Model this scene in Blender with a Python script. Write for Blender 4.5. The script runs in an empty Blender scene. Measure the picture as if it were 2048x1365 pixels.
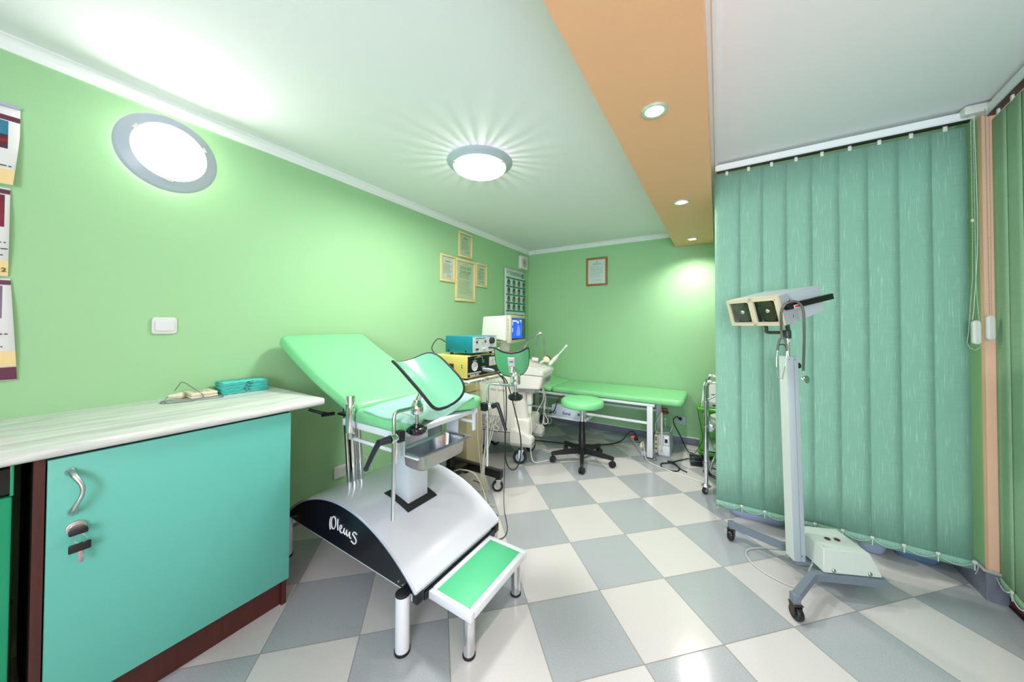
import bpy, bmesh, math, random
from math import sin, cos, pi, radians, atan2, sqrt
from mathutils import Vector, Matrix, Euler
random.seed(7)
sc = bpy.context.scene
COL = sc.collection
D2R = pi/180

# ------------------------------------------------------------------ camera
FPX, CY, CX = 659.09, 642.19, 1024.0
YAW, PITCH, ROLL, CAMH = 32.0367*D2R, 0.84584*D2R, 0.22379*D2R, 1.186
fwd = Vector((-sin(YAW)*cos(PITCH), cos(YAW)*cos(PITCH), sin(PITCH)))
rgt = Vector((cos(YAW), sin(YAW), 0)); upv = rgt.cross(fwd)
r2 = rgt*cos(ROLL)+upv*sin(ROLL); u2 = -rgt*sin(ROLL)+upv*cos(ROLL)
cam = bpy.data.objects.new('camera', bpy.data.cameras.new('camera'))
COL.objects.link(cam)
cam.matrix_world = Matrix(((r2.x,u2.x,-fwd.x,0),(r2.y,u2.y,-fwd.y,0),(r2.z,u2.z,-fwd.z,CAMH),(0,0,0,1)))
cam.data.sensor_fit = 'HORIZONTAL'; cam.data.sensor_width = 36
cam.data.lens = FPX*36/2048
cam.data.shift_y = -(682.5-CY)/2048
cam.data.clip_start = .02
sc.camera = cam

# ------------------------------------------------------------------ view, world, daylight
vs = sc.view_settings
vs.view_transform = 'Standard'; vs.look = 'None'; vs.gamma = 1; vs.use_curve_mapping = False
vs.exposure = -0.08
wd = bpy.data.worlds.new('world'); sc.world = wd; wd.use_nodes = True
wd.node_tree.nodes['Background'].inputs[0].default_value = (.75,.86,1,1)
wd.node_tree.nodes['Background'].inputs[1].default_value = 1.0

def lamp(name, typ, loc, energy, color, size=.05, rot=(0,0,0), **k):
    l = bpy.data.lights.new(name, typ); l.energy = energy; l.color = color
    if typ == 'AREA':
        l.shape = 'RECTANGLE'; l.size = size; l.size_y = k.get('size_y', size)
    else: l.shadow_soft_size = size
    if typ == 'SPOT': l.spot_size = k.get('cone', 1.9); l.spot_blend = k.get('blend', .7)
    o = bpy.data.objects.new(name, l); o.location = loc; o.rotation_euler = rot; COL.objects.link(o); return o
# daylight through the window in the wall behind the camera
lamp('window_daylight', 'AREA', (.45,-1.52,1.35), 98, (.82,.89,1.0), 1.3, (radians(112),0,radians(-4)), size_y=1.35)

# ------------------------------------------------------------------ materials
MATS = {}
def hexc(c):
    def l(v):
        v/=255; return v/12.92 if v<=.04045 else ((v+.055)/1.055)**2.4
    return (l(c[0]),l(c[1]),l(c[2]),1)
def mat(name, rgb, rough=.5, metal=0, **k):
    if name in MATS: return MATS[name]
    m = bpy.data.materials.new(name); m.use_nodes = True
    nt = m.node_tree; b = nt.nodes['Principled BSDF']
    c = hexc(rgb)
    b.inputs['Base Color'].default_value = c; b.inputs['Roughness'].default_value = rough; b.inputs['Metallic'].default_value = metal
    if k.get('coat'): b.inputs['Coat Weight'].default_value = k['coat']; b.inputs['Coat Roughness'].default_value = k.get('coat_rough', .08)
    if k.get('trans'): b.inputs['Transmission Weight'].default_value = k['trans']
    if k.get('emit'): b.inputs['Emission Color'].default_value = hexc(k.get('emit_rgb', rgb)); b.inputs['Emission Strength'].default_value = k['emit']
    if k.get('spec') is not None: b.inputs['Specular IOR Level'].default_value = k['spec']
    N = nt.nodes; L = nt.links
    var = k.get('var', .04)
    tc = N.new('ShaderNodeTexCoord')
    if var:
        n = N.new('ShaderNodeTexNoise'); n.inputs['Scale'].default_value = k.get('vscale', 6); n.inputs['Detail'].default_value = 4
        L.new(tc.outputs['Object'], n.inputs['Vector'])
        mr = N.new('ShaderNodeMapRange'); mr.inputs[3].default_value = 1-var; mr.inputs[4].default_value = 1+var
        L.new(n.outputs['Fac'], mr.inputs[0])
        mx = N.new('ShaderNodeVectorMath'); mx.operation = 'SCALE'; mx.inputs[0].default_value = c[:3]
        L.new(mr.outputs[0], mx.inputs['Scale']); L.new(mx.outputs[0], b.inputs['Base Color'])
    if k.get('bump'):
        n2 = N.new('ShaderNodeTexNoise'); n2.inputs['Scale'].default_value = k.get('bscale', 120); n2.inputs['Detail'].default_value = 3
        L.new(tc.outputs['Object'], n2.inputs['Vector'])
        bp = N.new('ShaderNodeBump'); bp.inputs['Strength'].default_value = k['bump']; bp.inputs['Distance'].default_value = .002
        L.new(n2.outputs['Fac'], bp.inputs['Height']); L.new(bp.outputs[0], b.inputs['Normal'])
    MATS[name] = m; return m

wall_m = mat('green_wall_paint', (152,200,150), .62, var=.015, vscale=2, bump=.12, bscale=260)
wallr_m = mat('salmon_wall_paint', (232,186,160), .6, var=.02)
ceil_m = mat('ceiling_paint', (236,237,240), .8, var=.01, bump=.1, bscale=300)
beam_m = mat('orange_paint', (238,184,142), .65, var=.015, bump=.1, bscale=300)
trim_m = mat('white_trim', (232,236,238), .5, var=.01)
white_metal = mat('white_lacquered_metal', (226,230,238), .3, coat=.4, var=.01)
white_pl = mat('white_plastic', (216,217,213), .42, var=.01)
cream_pl = mat('cream_plastic', (224,218,192), .45, var=.02)
offwhite = mat('machine_offwhite', (224,223,215), .45, var=.01)
grey_pl = mat('machine_grey', (168,170,168), .5, var=.02)
black_pl = mat('black_plastic', (22,23,26), .4, var=.1)
black_rub = mat('black_rubber', (26,26,30), .6, var=.1)
navy_panel = mat('black_side_panel', (13,16,30), .38, var=.05, coat=.2)
chrome = mat('chrome', (225,228,232), .08, 1, var=0)
steel = mat('brushed_steel', (190,192,194), .25, 1, var=.06, vscale=60)
alu = mat('satin_aluminium', (205,207,210), .35, 1, var=.03)
vinyl = mat('mint_green_vinyl', (124,204,146), .34, var=.02, spec=.5, bump=.1, bscale=400)
vinyl_d = mat('mint_green_vinyl_couch', (128,206,142), .36, var=.02, spec=.5, bump=.1, bscale=400)
pad_m = mat('mint_pad_shell', (120,196,160), .24, var=.02, spec=.6)
teal_door = mat('turquoise_laminate', (96,184,170), .42, var=.012, vscale=90)
green_lac = mat('emerald_lacquer', (0,158,112), .3, var=.01, coat=.3)
grey_steel_paint = mat('chipped_grey_paint', (112,124,138), .45, var=.14, vscale=70)
lamp_cream = mat('lamp_cream_enamel', (198,191,166), .4, var=.03)
lamp_grey = mat('lamp_grey_enamel', (170,182,190), .38, var=.04)
lamp_white = mat('lamp_white_enamel', (205,214,208), .38, var=.04)
dark_hole = mat('dark_interior', (14,18,16), .7, var=.2)
yellow_m = mat('yellow_enamel', (226,206,112), .42, var=.02)
teal_m = mat('petrol_enamel', (14,128,142), .42, var=.03)
panel_grey = mat('panel_light_grey', (196,208,206), .45, var=.01)
glass_m = bpy.data.materials.new('clear_glass'); glass_m.use_nodes = True; MATS['clear_glass'] = glass_m
_n = glass_m.node_tree.nodes; _l = glass_m.node_tree.links; _n.remove(_n['Principled BSDF'])
_t = _n.new('ShaderNodeBsdfTransparent'); _t.inputs[0].default_value = (.94,.97,.95,1); _g = _n.new('ShaderNodeBsdfGlossy'); _g.inputs['Roughness'].default_value = .04
_m = _n.new('ShaderNodeMixShader'); _m.inputs[0].default_value = .05
_l.new(_t.outputs[0],_m.inputs[1]); _l.new(_g.outputs[0],_m.inputs[2]); _l.new(_m.outputs[0],_n['Material Output'].inputs['Surface'])
paper_m = mat('paper_white', (226,232,222), .8, var=.01)
ink_m = mat('ink_dark', (66,72,64), .8, var=.1)
gold_m = mat('pale_gold_frame', (226,206,152), .38, var=.05, vscale=40)
beige_tower = mat('beige_enamel', (206,196,160), .5, var=.02)
green_cart_m = mat('grass_green_plastic', (66,160,26), .35, var=.03, coat=.2)
cord_white = mat('white_cord', (220,218,205), .5, var=.02)
red_m = mat('red_marking', (200,20,40), .4, var=.05)
tub_m = mat('blue_grey_plastic', (150,165,190), .4, var=.03)

def nodes_mat(name, rough=.5):
    m = bpy.data.materials.new(name); m.use_nodes = True; MATS[name] = m
    nt = m.node_tree; b = nt.nodes['Principled BSDF']; b.inputs['Roughness'].default_value = rough
    return m, nt, nt.nodes, nt.links, b
def math_n(N, L, op, a, b=None, c=None):
    n = N.new('ShaderNodeMath'); n.operation = op
    for i, v in enumerate((a, b, c)):
        if v is None: continue
        if isinstance(v, (int, float)): n.inputs[i].default_value = v
        else: L.new(v, n.inputs[i])
    return n.outputs[0]
def mixc(N, L, fac, a, b):
    n = N.new('ShaderNodeMix'); n.data_type = 'RGBA'
    if isinstance(fac, (int, float)): n.inputs[0].default_value = fac
    else: L.new(fac, n.inputs[0])
    for i, v in ((6, a), (7, b)):
        if isinstance(v, tuple): n.inputs[i].default_value = v
        else: L.new(v, n.inputs[i])
    return n.outputs[2]

def floor_mat():
    m, nt, N, L, b = nodes_mat('checker_floor_tiles', .22)
    S = CAMH/3.562270; ox, oy = -4.19166*S, 7.28383*S; th = 44.7538*D2R
    di = (cos(th), sin(th)); dj = (sin(th), -cos(th))
    g = N.new('ShaderNodeNewGeometry'); sx = N.new('ShaderNodeSeparateXYZ'); L.new(g.outputs['Position'], sx.inputs[0])
    x = math_n(N,L,'SUBTRACT',sx.outputs[0],ox); y = math_n(N,L,'SUBTRACT',sx.outputs[1],oy)
    def coord(d):
        a = math_n(N,L,'MULTIPLY',x,d[0]/S); c = math_n(N,L,'MULTIPLY',y,d[1]/S)
        return math_n(N,L,'ADD',math_n(N,L,'ADD',a,c),20.0)
    ci, cj = coord(di), coord(dj)
    fi, fj = math_n(N,L,'FLOOR',ci), math_n(N,L,'FLOOR',cj)
    par = math_n(N,L,'MODULO',math_n(N,L,'ADD',fi,fj),2.0)
    def edge(c):
        fr = math_n(N,L,'FRACT',c); return math_n(N,L,'ABSOLUTE',math_n(N,L,'SUBTRACT',fr,.5))
    gro = math_n(N,L,'GREATER_THAN',math_n(N,L,'MAXIMUM',edge(ci),edge(cj)),.4945)
    cmb = N.new('ShaderNodeCombineXYZ'); L.new(fi,cmb.inputs[0]); L.new(fj,cmb.inputs[1])
    wn = N.new('ShaderNodeTexWhiteNoise'); wn.noise_dimensions = '2D'; L.new(cmb.outputs[0],wn.inputs['Vector'])
    n1 = N.new('ShaderNodeTexNoise'); n1.inputs['Scale'].default_value = 330; n1.inputs['Detail'].default_value = 2; L.new(g.outputs['Position'], n1.inputs['Vector'])
    light = mixc(N,L,n1.outputs['Fac'],hexc((219,215,214)),hexc((184,181,183)))
    grey = mixc(N,L,n1.outputs['Fac'],hexc((190,194,198)),hexc((130,136,146)))
    c = mixc(N,L,par,light,grey)
    br = N.new('ShaderNodeMapRange'); br.inputs[3].default_value=.96; br.inputs[4].default_value=1.04; L.new(wn.outputs['Value'],br.inputs[0])
    sc_ = N.new('ShaderNodeVectorMath'); sc_.operation='SCALE'; L.new(c,sc_.inputs[0]); L.new(br.outputs[0],sc_.inputs['Scale'])
    c2 = mixc(N,L,gro,sc_.outputs[0],hexc((140,138,134)))
    L.new(c2,b.inputs['Base Color'])
    r = math_n(N,L,'ADD',math_n(N,L,'MULTIPLY',gro,.5),.16); L.new(r,b.inputs['Roughness'])
    return m
def marble_mat():
    m, nt, N, L, b = nodes_mat('marble_laminate', .18)
    tc = N.new('ShaderNodeTexCoord'); mp = N.new('ShaderNodeMapping'); mp.inputs['Scale'].default_value = (26,3.2,26); mp.inputs['Rotation'].default_value=(0,0,.12); L.new(tc.outputs['Object'],mp.inputs[0])
    n = N.new('ShaderNodeTexNoise'); n.inputs['Scale'].default_value=1; n.inputs['Detail'].default_value=8; n.inputs['Roughness'].default_value=.62; n.inputs['Distortion'].default_value=.7; L.new(mp.outputs[0],n.inputs[0])
    cr = N.new('ShaderNodeValToRGB'); cr.color_ramp.elements[0].position=.33; cr.color_ramp.elements[0].color=hexc((182,188,186)); cr.color_ramp.elements[1].position=.56; cr.color_ramp.elements[1].color=hexc((212,216,212)); L.new(n.outputs['Fac'],cr.inputs[0])
    L.new(cr.outputs[0],b.inputs['Base Color']); return m
def wood_mat(name, c1, c2, sc3):
    m, nt, N, L, b = nodes_mat(name, .42)
    tc = N.new('ShaderNodeTexCoord'); mp = N.new('ShaderNodeMapping'); mp.inputs['Scale'].default_value=sc3; L.new(tc.outputs['Object'],mp.inputs[0])
    n = N.new('ShaderNodeTexNoise'); n.inputs['Scale'].default_value=1; n.inputs['Detail'].default_value=6; L.new(mp.outputs[0],n.inputs[0])
    L.new(mixc(N,L,n.outputs['Fac'],hexc(c1),hexc(c2)),b.inputs['Base Color']); return m
def blind_mat(name, base, streak):
    m, nt, N, L, b = nodes_mat(name, .8)
    tc = N.new('ShaderNodeTexCoord')
    def noise(s, det, off=0):
        mp = N.new('ShaderNodeMapping'); mp.inputs['Scale'].default_value=s; mp.inputs['Location'].default_value=(off,off,off); L.new(tc.outputs['Object'],mp.inputs[0])
        n = N.new('ShaderNodeTexNoise'); n.inputs['Scale'].default_value=1; n.inputs['Detail'].default_value=det; L.new(mp.outputs[0],n.inputs[0]); return n.outputs['Fac']
    st = noise((380,380,11),1,3); hz = noise((10,10,420),2,7)
    f = N.new('ShaderNodeMapRange'); f.inputs[1].default_value=.60; f.inputs[2].default_value=.78; L.new(st,f.inputs[0])
    dk = mixc(N,L,hz,tuple(v*.86 for v in hexc(base)[:3])+(1,),tuple(v*1.14 for v in hexc(base)[:3])+(1,))
    c = mixc(N,L,f.outputs[0],dk,hexc(streak))
    L.new(c,b.inputs['Base Color'])
    tr = N.new('ShaderNodeBsdfTranslucent'); L.new(c,tr.inputs[0])
    ms = N.new('ShaderNodeMixShader'); ms.inputs[0].default_value=.22
    L.new(b.outputs[0],ms.inputs[1]); L.new(tr.outputs[0],ms.inputs[2]); L.new(ms.outputs[0],N['Material Output'].inputs['Surface'])
    return m
def tissue_mat():
    m, nt, N, L, b = nodes_mat('ribbed_tissue_paper', .85)
    tc = N.new('ShaderNodeTexCoord'); mp = N.new('ShaderNodeMapping'); mp.inputs['Rotation'].default_value=(0,0,.12); L.new(tc.outputs['Object'],mp.inputs[0])
    w = N.new('ShaderNodeTexWave'); w.inputs['Scale'].default_value=60; w.bands_direction='X'; L.new(mp.outputs[0],w.inputs[0])
    L.new(mixc(N,L,w.outputs['Fac'],hexc((160,212,202)),hexc((184,228,218))),b.inputs['Base Color'])
    tr = N.new('ShaderNodeBsdfTranslucent'); tr.inputs[0].default_value=hexc((200,236,228))
    ms = N.new('ShaderNodeMixShader'); ms.inputs[0].default_value=.25
    L.new(b.outputs[0],ms.inputs[1]); L.new(tr.outputs[0],ms.inputs[2]); L.new(ms.outputs[0],N['Material Output'].inputs['Surface'])
    return m
floor_m = floor_mat(); marble_m = marble_mat()
mahog = wood_mat('mahogany_laminate', (62,26,22), (84,38,32), (60,60,5))
brown_frame = wood_mat('brown_wood_frame', (140,84,34), (166,106,48), (50,50,50))
base_tile = wood_mat('grey_skirting_tile', (104,110,126), (124,128,142), (90,90,90))
blind_l = blind_mat('teal_blind_fabric', (146,196,176), (190,224,208))
blind_r = blind_mat('warm_lit_blind_fabric', (166,204,166), (196,222,190))  # same fabric as the left blind, with warmer light mixed into the colour
tissue_m = tissue_mat()

# ------------------------------------------------------------------ mesh builder
class MB:
    def __init__(s): s.bm = bmesh.new()
    def _merge(s, b, M=None):
        if M is not None: b.transform(M)
        me = bpy.data.meshes.new('t'); b.to_mesh(me); b.free(); s.bm.from_mesh(me); bpy.data.meshes.remove(me); return s
    def box(s, c, d, bev=0, rot=None, seg=2):
        b = bmesh.new(); bmesh.ops.create_cube(b, size=1)
        b.transform(Matrix.Diagonal((d[0],d[1],d[2],1)))
        if bev: bmesh.ops.bevel(b, geom=b.edges[:], offset=bev, segments=seg, profile=.5, affect='EDGES')
        M = Matrix.Translation(c)
        if rot is not None: M = M @ (rot if isinstance(rot, Matrix) else Euler(rot).to_matrix().to_4x4())
        return s._merge(b, M)
    def bb(s, a, b, bev=0, seg=2):
        return s.box([(a[i]+b[i])/2 for i in range(3)], [abs(b[i]-a[i]) for i in range(3)], bev, None, seg)
    def cyl(s, p0, p1, r, r1=None, seg=20, bev=0, caps=True):
        p0, p1 = Vector(p0), Vector(p1); d = p1-p0
        b = bmesh.new(); bmesh.ops.create_cone(b, cap_ends=caps, segments=seg, radius1=r, radius2=r if r1 is None else r1, depth=d.length)
        if bev:
            e = [e for e in b.edges if abs(e.verts[0].co.z-e.verts[1].co.z)<1e-6]
            bmesh.ops.bevel(b, geom=e, offset=bev, segments=2, profile=.5, affect='EDGES')
        return s._merge(b, Matrix.Translation((p0+p1)/2) @ d.to_track_quat('Z','Y').to_matrix().to_4x4())
    def sph(s, c, r, sc_=(1,1,1), seg=16, rot=None):
        b = bmesh.new(); bmesh.ops.create_uvsphere(b, u_segments=seg, v_segments=max(6,seg//2), radius=r)
        b.transform(Matrix.Diagonal((*sc_,1)))
        M = Matrix.Translation(c)
        if rot is not None: M = M @ Euler(rot).to_matrix().to_4x4()
        return s._merge(b, M)
    def lathe(s, prof, c, axis=(0,0,1), seg=28, closed=False):
        q = Vector(axis).to_track_quat('Z','Y'); c = Vector(c); rings = []
        for r, h in prof:
            rings.append([s.bm.verts.new(c+q@Vector((r*cos(2*pi*k/seg), r*sin(2*pi*k/seg), h))) for k in range(seg)])
        for a, b in list(zip(rings, rings[1:])) + ([(rings[-1], rings[0])] if closed else []):
            for k in range(seg):
                try: s.bm.faces.new((a[k], a[(k+1)%seg], b[(k+1)%seg], b[k]))
                except ValueError: pass
        if not closed:
            for ring, (r, h) in ((rings[0], prof[0]), (rings[-1], prof[-1])):
                if r > 1e-6:
                    try: s.bm.faces.new(ring)
                    except ValueError: pass
        return s
    def tube(s, pts, r, seg=8, smooth=6, closed=False, sq=None):
        P = [Vector(p) for p in pts]
        if smooth and len(P) > 2:
            Q = []; n = len(P)
            for i in range(n if closed else n-1):
                p0 = P[(i-1)%n] if (closed or i>0) else P[0]*2-P[1]
                p1 = P[i]; p2 = P[(i+1)%n]; p3 = P[(i+2)%n] if (closed or i+2<n) else P[-1]*2-P[-2]
                for k in range(smooth):
                    t = k/smooth
                    Q.append(.5*((2*p1)+(p2-p0)*t+(2*p0-5*p1+4*p2-p3)*t*t+(3*p1-p0-3*p2+p3)*t**3))
            if not closed: Q.append(P[-1])
            P = Q
        n = len(P); rings = []
        T = []
        for i in range(n):
            a = P[(i-1)%n] if (closed or i>0) else P[0]; b = P[(i+1)%n] if (closed or i<n-1) else P[-1]
            t = (b-a); T.append(t.normalized() if t.length>1e-9 else Vector((0,0,1)))
        u = T[0].orthogonal().normalized()
        if abs(T[0].z) < .95: u = Vector((0,0,1)).cross(T[0]).normalized()
        for i in range(n):
            u = (u-T[i]*u.dot(T[i])).normalized(); v = T[i].cross(u)
            if sq: off = [(sq[0]/2,sq[1]/2),(-sq[0]/2,sq[1]/2),(-sq[0]/2,-sq[1]/2),(sq[0]/2,-sq[1]/2)]; rings.append([s.bm.verts.new(P[i]+u*a+v*b) for a,b in off])
            else: rings.append([s.bm.verts.new(P[i]+(u*cos(2*pi*k/seg)+v*sin(2*pi*k/seg))*(r(i/(n-1)) if callable(r) else r)) for k in range(seg)])
        m = len(rings[0])
        prs = list(zip(rings, rings[1:])) + ([(rings[-1], rings[0])] if closed else [])
        for a, b in prs:
            for k in range(m): s.bm.faces.new((a[k], a[(k+1)%m], b[(k+1)%m], b[k]))
        if not closed: s.bm.faces.new(rings[0][::-1]); s.bm.faces.new(rings[-1])
        return s
    def prism(s, poly, M, depth):
        """poly in local xy, extruded along local z by depth, transformed by M"""
        a = [s.bm.verts.new(M@Vector((x,y,0))) for x,y in poly]; b = [s.bm.verts.new(M@Vector((x,y,depth))) for x,y in poly]
        s.bm.faces.new(a[::-1]); s.bm.faces.new(b)
        n = len(a)
        for k in range(n): s.bm.faces.new((a[k],a[(k+1)%n],b[(k+1)%n],b[k]))
        return s
    def loft(s, A, B):
        a = [s.bm.verts.new(p) for p in A]; b = [s.bm.verts.new(p) for p in B]; n = len(a)
        s.bm.faces.new(a[::-1]); s.bm.faces.new(b)
        for k in range(n): s.bm.faces.new((a[k],a[(k+1)%n],b[(k+1)%n],b[k]))
        return s
    def pillow(s, outline, z0, z1, r, M=None, crown=0.0, seg=4, warp=None):
        """rounded slab over a closed 2D outline (CCW)"""
        O = [Vector((x,y)) for x,y in outline]; n = len(O)
        nr = []
        for i in range(n):
            t = (O[(i+1)%n]-O[i-1]).normalized(); nr.append(Vector((t.y,-t.x)))
        cen = sum(O, Vector((0,0)))/n
        layers = []
        for k in range(seg+1):
            a = pi/2*k/seg; layers.append((r*(1-sin(a)), z0+r*.7*(1-cos(a))))
        for k in range(seg+1):
            a = pi/2*k/seg; layers.append((r*(1-cos(a)), z1-r*(1-sin(a))))
        rings = [[(O[i]-nr[i]*ins, z) for i in range(n)] for ins, z in layers]
        for f in (.75,.45,.15):
            rings.append([(cen+(O[i]-nr[i]*r-cen)*f, z1+crown*(1-f*f)) for i in range(n)])
        M = M or Matrix.Identity(4)
        def mk(p, z):
            v = Vector((p.x,p.y,z))
            if warp: v = warp(v)
            return s.bm.verts.new(M@v)
        R_ = [[mk(p,z) for p,z in ring] for ring in rings]
        for a, b in zip(R_, R_[1:]):
            for k in range(n): s.bm.faces.new((a[k],a[(k+1)%n],b[(k+1)%n],b[k]))
        s.bm.faces.new(R_[0][::-1]); s.bm.faces.new(R_[-1]); return s
    def text(s, body, size, M, ext=.0006, align='CENTER', bold=0, sx=1):
        cu = bpy.data.curves.new('t','FONT'); cu.body = body; cu.size = size; cu.extrude = ext; cu.align_x = align; cu.align_y='CENTER'; cu.offset = bold; cu.resolution_u = 2
        o = bpy.data.objects.new('t', cu); me = bpy.data.meshes.new_from_object(o)
        me.transform(M @ Matrix.Diagonal((sx,1,1,1))); s.bm.from_mesh(me); bpy.data.meshes.remove(me); bpy.data.objects.remove(o); bpy.data.curves.remove(cu); return s
    def quad(s, *p):
        s.bm.faces.new([s.bm.verts.new(q) for q in p]); return s
    def grid(s, f, nu, nv):
        V = [[s.bm.verts.new(f(i/nu, j/nv)) for j in range(nv+1)] for i in range(nu+1)]
        for i in range(nu):
            for j in range(nv): s.bm.faces.new((V[i][j],V[i+1][j],V[i+1][j+1],V[i][j+1]))
        return s

def rrect(x0,y0,x1,y1,r,n=5):
    P = []
    for cx,cy,a0 in ((x1-r,y0+r,-90),(x1-r,y1-r,0),(x0+r,y1-r,90),(x0+r,y0+r,180)):
        for k in range(n+1):
            a = radians(a0+90*k/n); P.append((cx+r*cos(a), cy+r*sin(a)))
    return P
def rotz(a): return Matrix.Rotation(a, 4, 'Z')
def frame(o, x, y, z=None):
    x = Vector(x).normalized(); y = Vector(y).normalized(); z = Vector(z) if z else x.cross(y)
    M = Matrix.Identity(4)
    for i in range(3): M[i][0]=x[i]; M[i][1]=y[i]; M[i][2]=z[i]; M[i][3]=o[i]
    return M

def link_mesh(name, mb, m, flat=False, ang=38, solid=0):
    me = bpy.data.meshes.new(name)
    bmesh.ops.remove_doubles(mb.bm, verts=mb.bm.verts[:], dist=1e-6)
    bmesh.ops.recalc_face_normals(mb.bm, faces=mb.bm.faces[:])
    mb.bm.to_mesh(me); mb.bm.free()
    ms = m if isinstance(m, (list,tuple)) else [m]
    for q in ms: me.materials.append(q)
    if not flat:
        for p in me.polygons: p.use_smooth = True
        try: me.set_sharp_from_angle(angle=radians(ang))
        except Exception: pass
    o = bpy.data.objects.new(name, me); COL.objects.link(o)
    if solid:
        md = o.modifiers.new('solid','SOLIDIFY'); md.thickness = solid; md.offset = 0
    return o
def props(o, label=None, cat=None, group=None, kind=None):
    if label: o['label'] = label
    if cat: o['category'] = cat
    if group: o['group'] = group
    if kind: o['kind'] = kind
class Thing:
    """an empty at the thing's base; parts are built in the thing's local frame"""
    def __init__(s, name, label, cat, loc=(0,0,0), rz=0, group=None):
        s.o = bpy.data.objects.new(name, None); s.o.empty_display_size=.05; COL.objects.link(s.o)
        s.o.location = loc; s.o.rotation_euler = (0,0,rz); props(s.o, label, cat, group)
        s.M = Matrix.Translation(loc) @ rotz(rz); s.I = s.M.inverted()
    def part(s, name, mb, m, parent=None, label=None, world=False, **k):
        if world: mb.bm.transform(s.I)
        o = link_mesh(name, mb, m, **k); o.parent = parent or s.o
        if label: o['label'] = label
        return o
def solo(name, mb, m, label=None, cat=None, group=None, kind=None, **k):
    """one-mesh top-level object authored in world space, origin moved to its base"""
    vs_ = [v.co for v in mb.bm.verts]
    c = Vector(((min(v.x for v in vs_)+max(v.x for v in vs_))/2, (min(v.y for v in vs_)+max(v.y for v in vs_))/2, min(v.z for v in vs_)))
    if kind == 'structure': c = Vector((0,0,0))
    mb.bm.transform(Matrix.Translation(-c))
    o = link_mesh(name, mb, m, **k); o.location = c; props(o, label, cat, group, kind); return o
def dup(root, loc, rz=None, label=None, group=None):
    def cp(o, par):
        c = o.copy(); COL.objects.link(c); c.parent = par
        for ch in [x for x in bpy.data.objects if x.parent == o and x != c]: cp(ch, c)
        return c
    r = cp(root, None); r.location = loc
    if rz is not None: r.rotation_euler = (0,0,rz)
    if label: r['label'] = label
    if group: r['group'] = group
    return r

# ================================================================== ROOM
def wl(y): return -2.10-.03*(3.76-y)/3.76          # left wall surface
def zc(y): return 2.157+.043*(3.76-y)/3.76         # ceiling surface
YB, YF, XR = 3.76, -1.6, 1.06
solo('floor', MB().bb((-2.4,YF-.1,-.1),(1.7,YB+.1,0)), floor_m, 'grey and cream checkered tile floor laid diagonally', kind='structure', flat=True)
m = MB(); a = [(-2.4,YF-.1,zc(YF)),(1.7,YF-.1,zc(YF)),(1.7,YF-.1,zc(YF)+.1),(-2.4,YF-.1,zc(YF)+.1)]; b = [(-2.4,YB+.1,zc(YB)),(1.7,YB+.1,zc(YB)),(1.7,YB+.1,zc(YB)+.1),(-2.4,YB+.1,zc(YB)+.1)]
solo('ceiling', m.loft(a,b), ceil_m, 'white painted ceiling', kind='structure', flat=True)
m = MB(); m.loft([(wl(YF),YF-.1,0),(wl(YF),YF-.1,2.24),(wl(YF)-.12,YF-.1,2.24),(wl(YF)-.12,YF-.1,0)], [(wl(YB),YB+.1,0),(wl(YB),YB+.1,2.24),(wl(YB)-.12,YB+.1,2.24),(wl(YB)-.12,YB+.1,0)])
solo('wall_left', m, wall_m, 'light green painted wall on the left', kind='structure', flat=True)
solo('wall_back', MB().bb((-2.3,YB,0),(1.2,YB+.1,2.24)), wall_m, 'light green painted back wall', kind='structure', flat=True)
# right side: green return wall behind the blind, salmon pier, window niche
m = MB().bb((.995,2.36,0),(1.2,YB,2.24)); solo('wall_right', m, wall_m, 'green side wall behind the vertical blind', kind='structure', flat=True)
m = MB(); poly = [(.995,2.36),(.995,2.335),(1.022,2.328),(1.045,2.335),(1.2,2.335),(1.2,2.36)]
m.prism(poly[::-1], Matrix.Identity(4), 2.24); solo('wall_pier', m, wallr_m, 'salmon painted wall pier between the two blinds', kind='structure', flat=True)
m = MB().bb((1.35,YF,0),(1.45,2.36,2.24)); solo('wall_window_side', m, wallr_m, 'salmon wall behind the right hand blind', kind='structure', flat=True)
m = MB().bb((1.18,2.335,0),(1.36,2.37,2.24)); solo('wall_niche', m, wallr_m, 'salmon end of the niche behind the right hand blind', kind='structure', flat=True)
m = MB(); m.bb((-2.3,YF-.1,0),(1.5,YF,.66)); m.bb((-2.3,YF-.1,2.04),(1.5,YF,2.24)); m.bb((-2.3,YF-.1,.66),(-.35,YF,2.04)); m.bb((1.05,YF-.1,.66),(1.5,YF,2.04))
solo('wall_front', m, wall_m, 'green wall with the window behind the viewer', kind='structure', flat=True)
m = MB()
for x in (-.35,.33,1.01): m.bb((x,YF-.07,.66),(x+.04,YF-.02,2.04))
for z in (.66,2.0): m.bb((-.35,YF-.07,z),(1.05,YF-.02,z+.04))
solo('window_1', m, trim_m, 'white framed window behind the viewer', kind='structure', flat=True)
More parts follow.
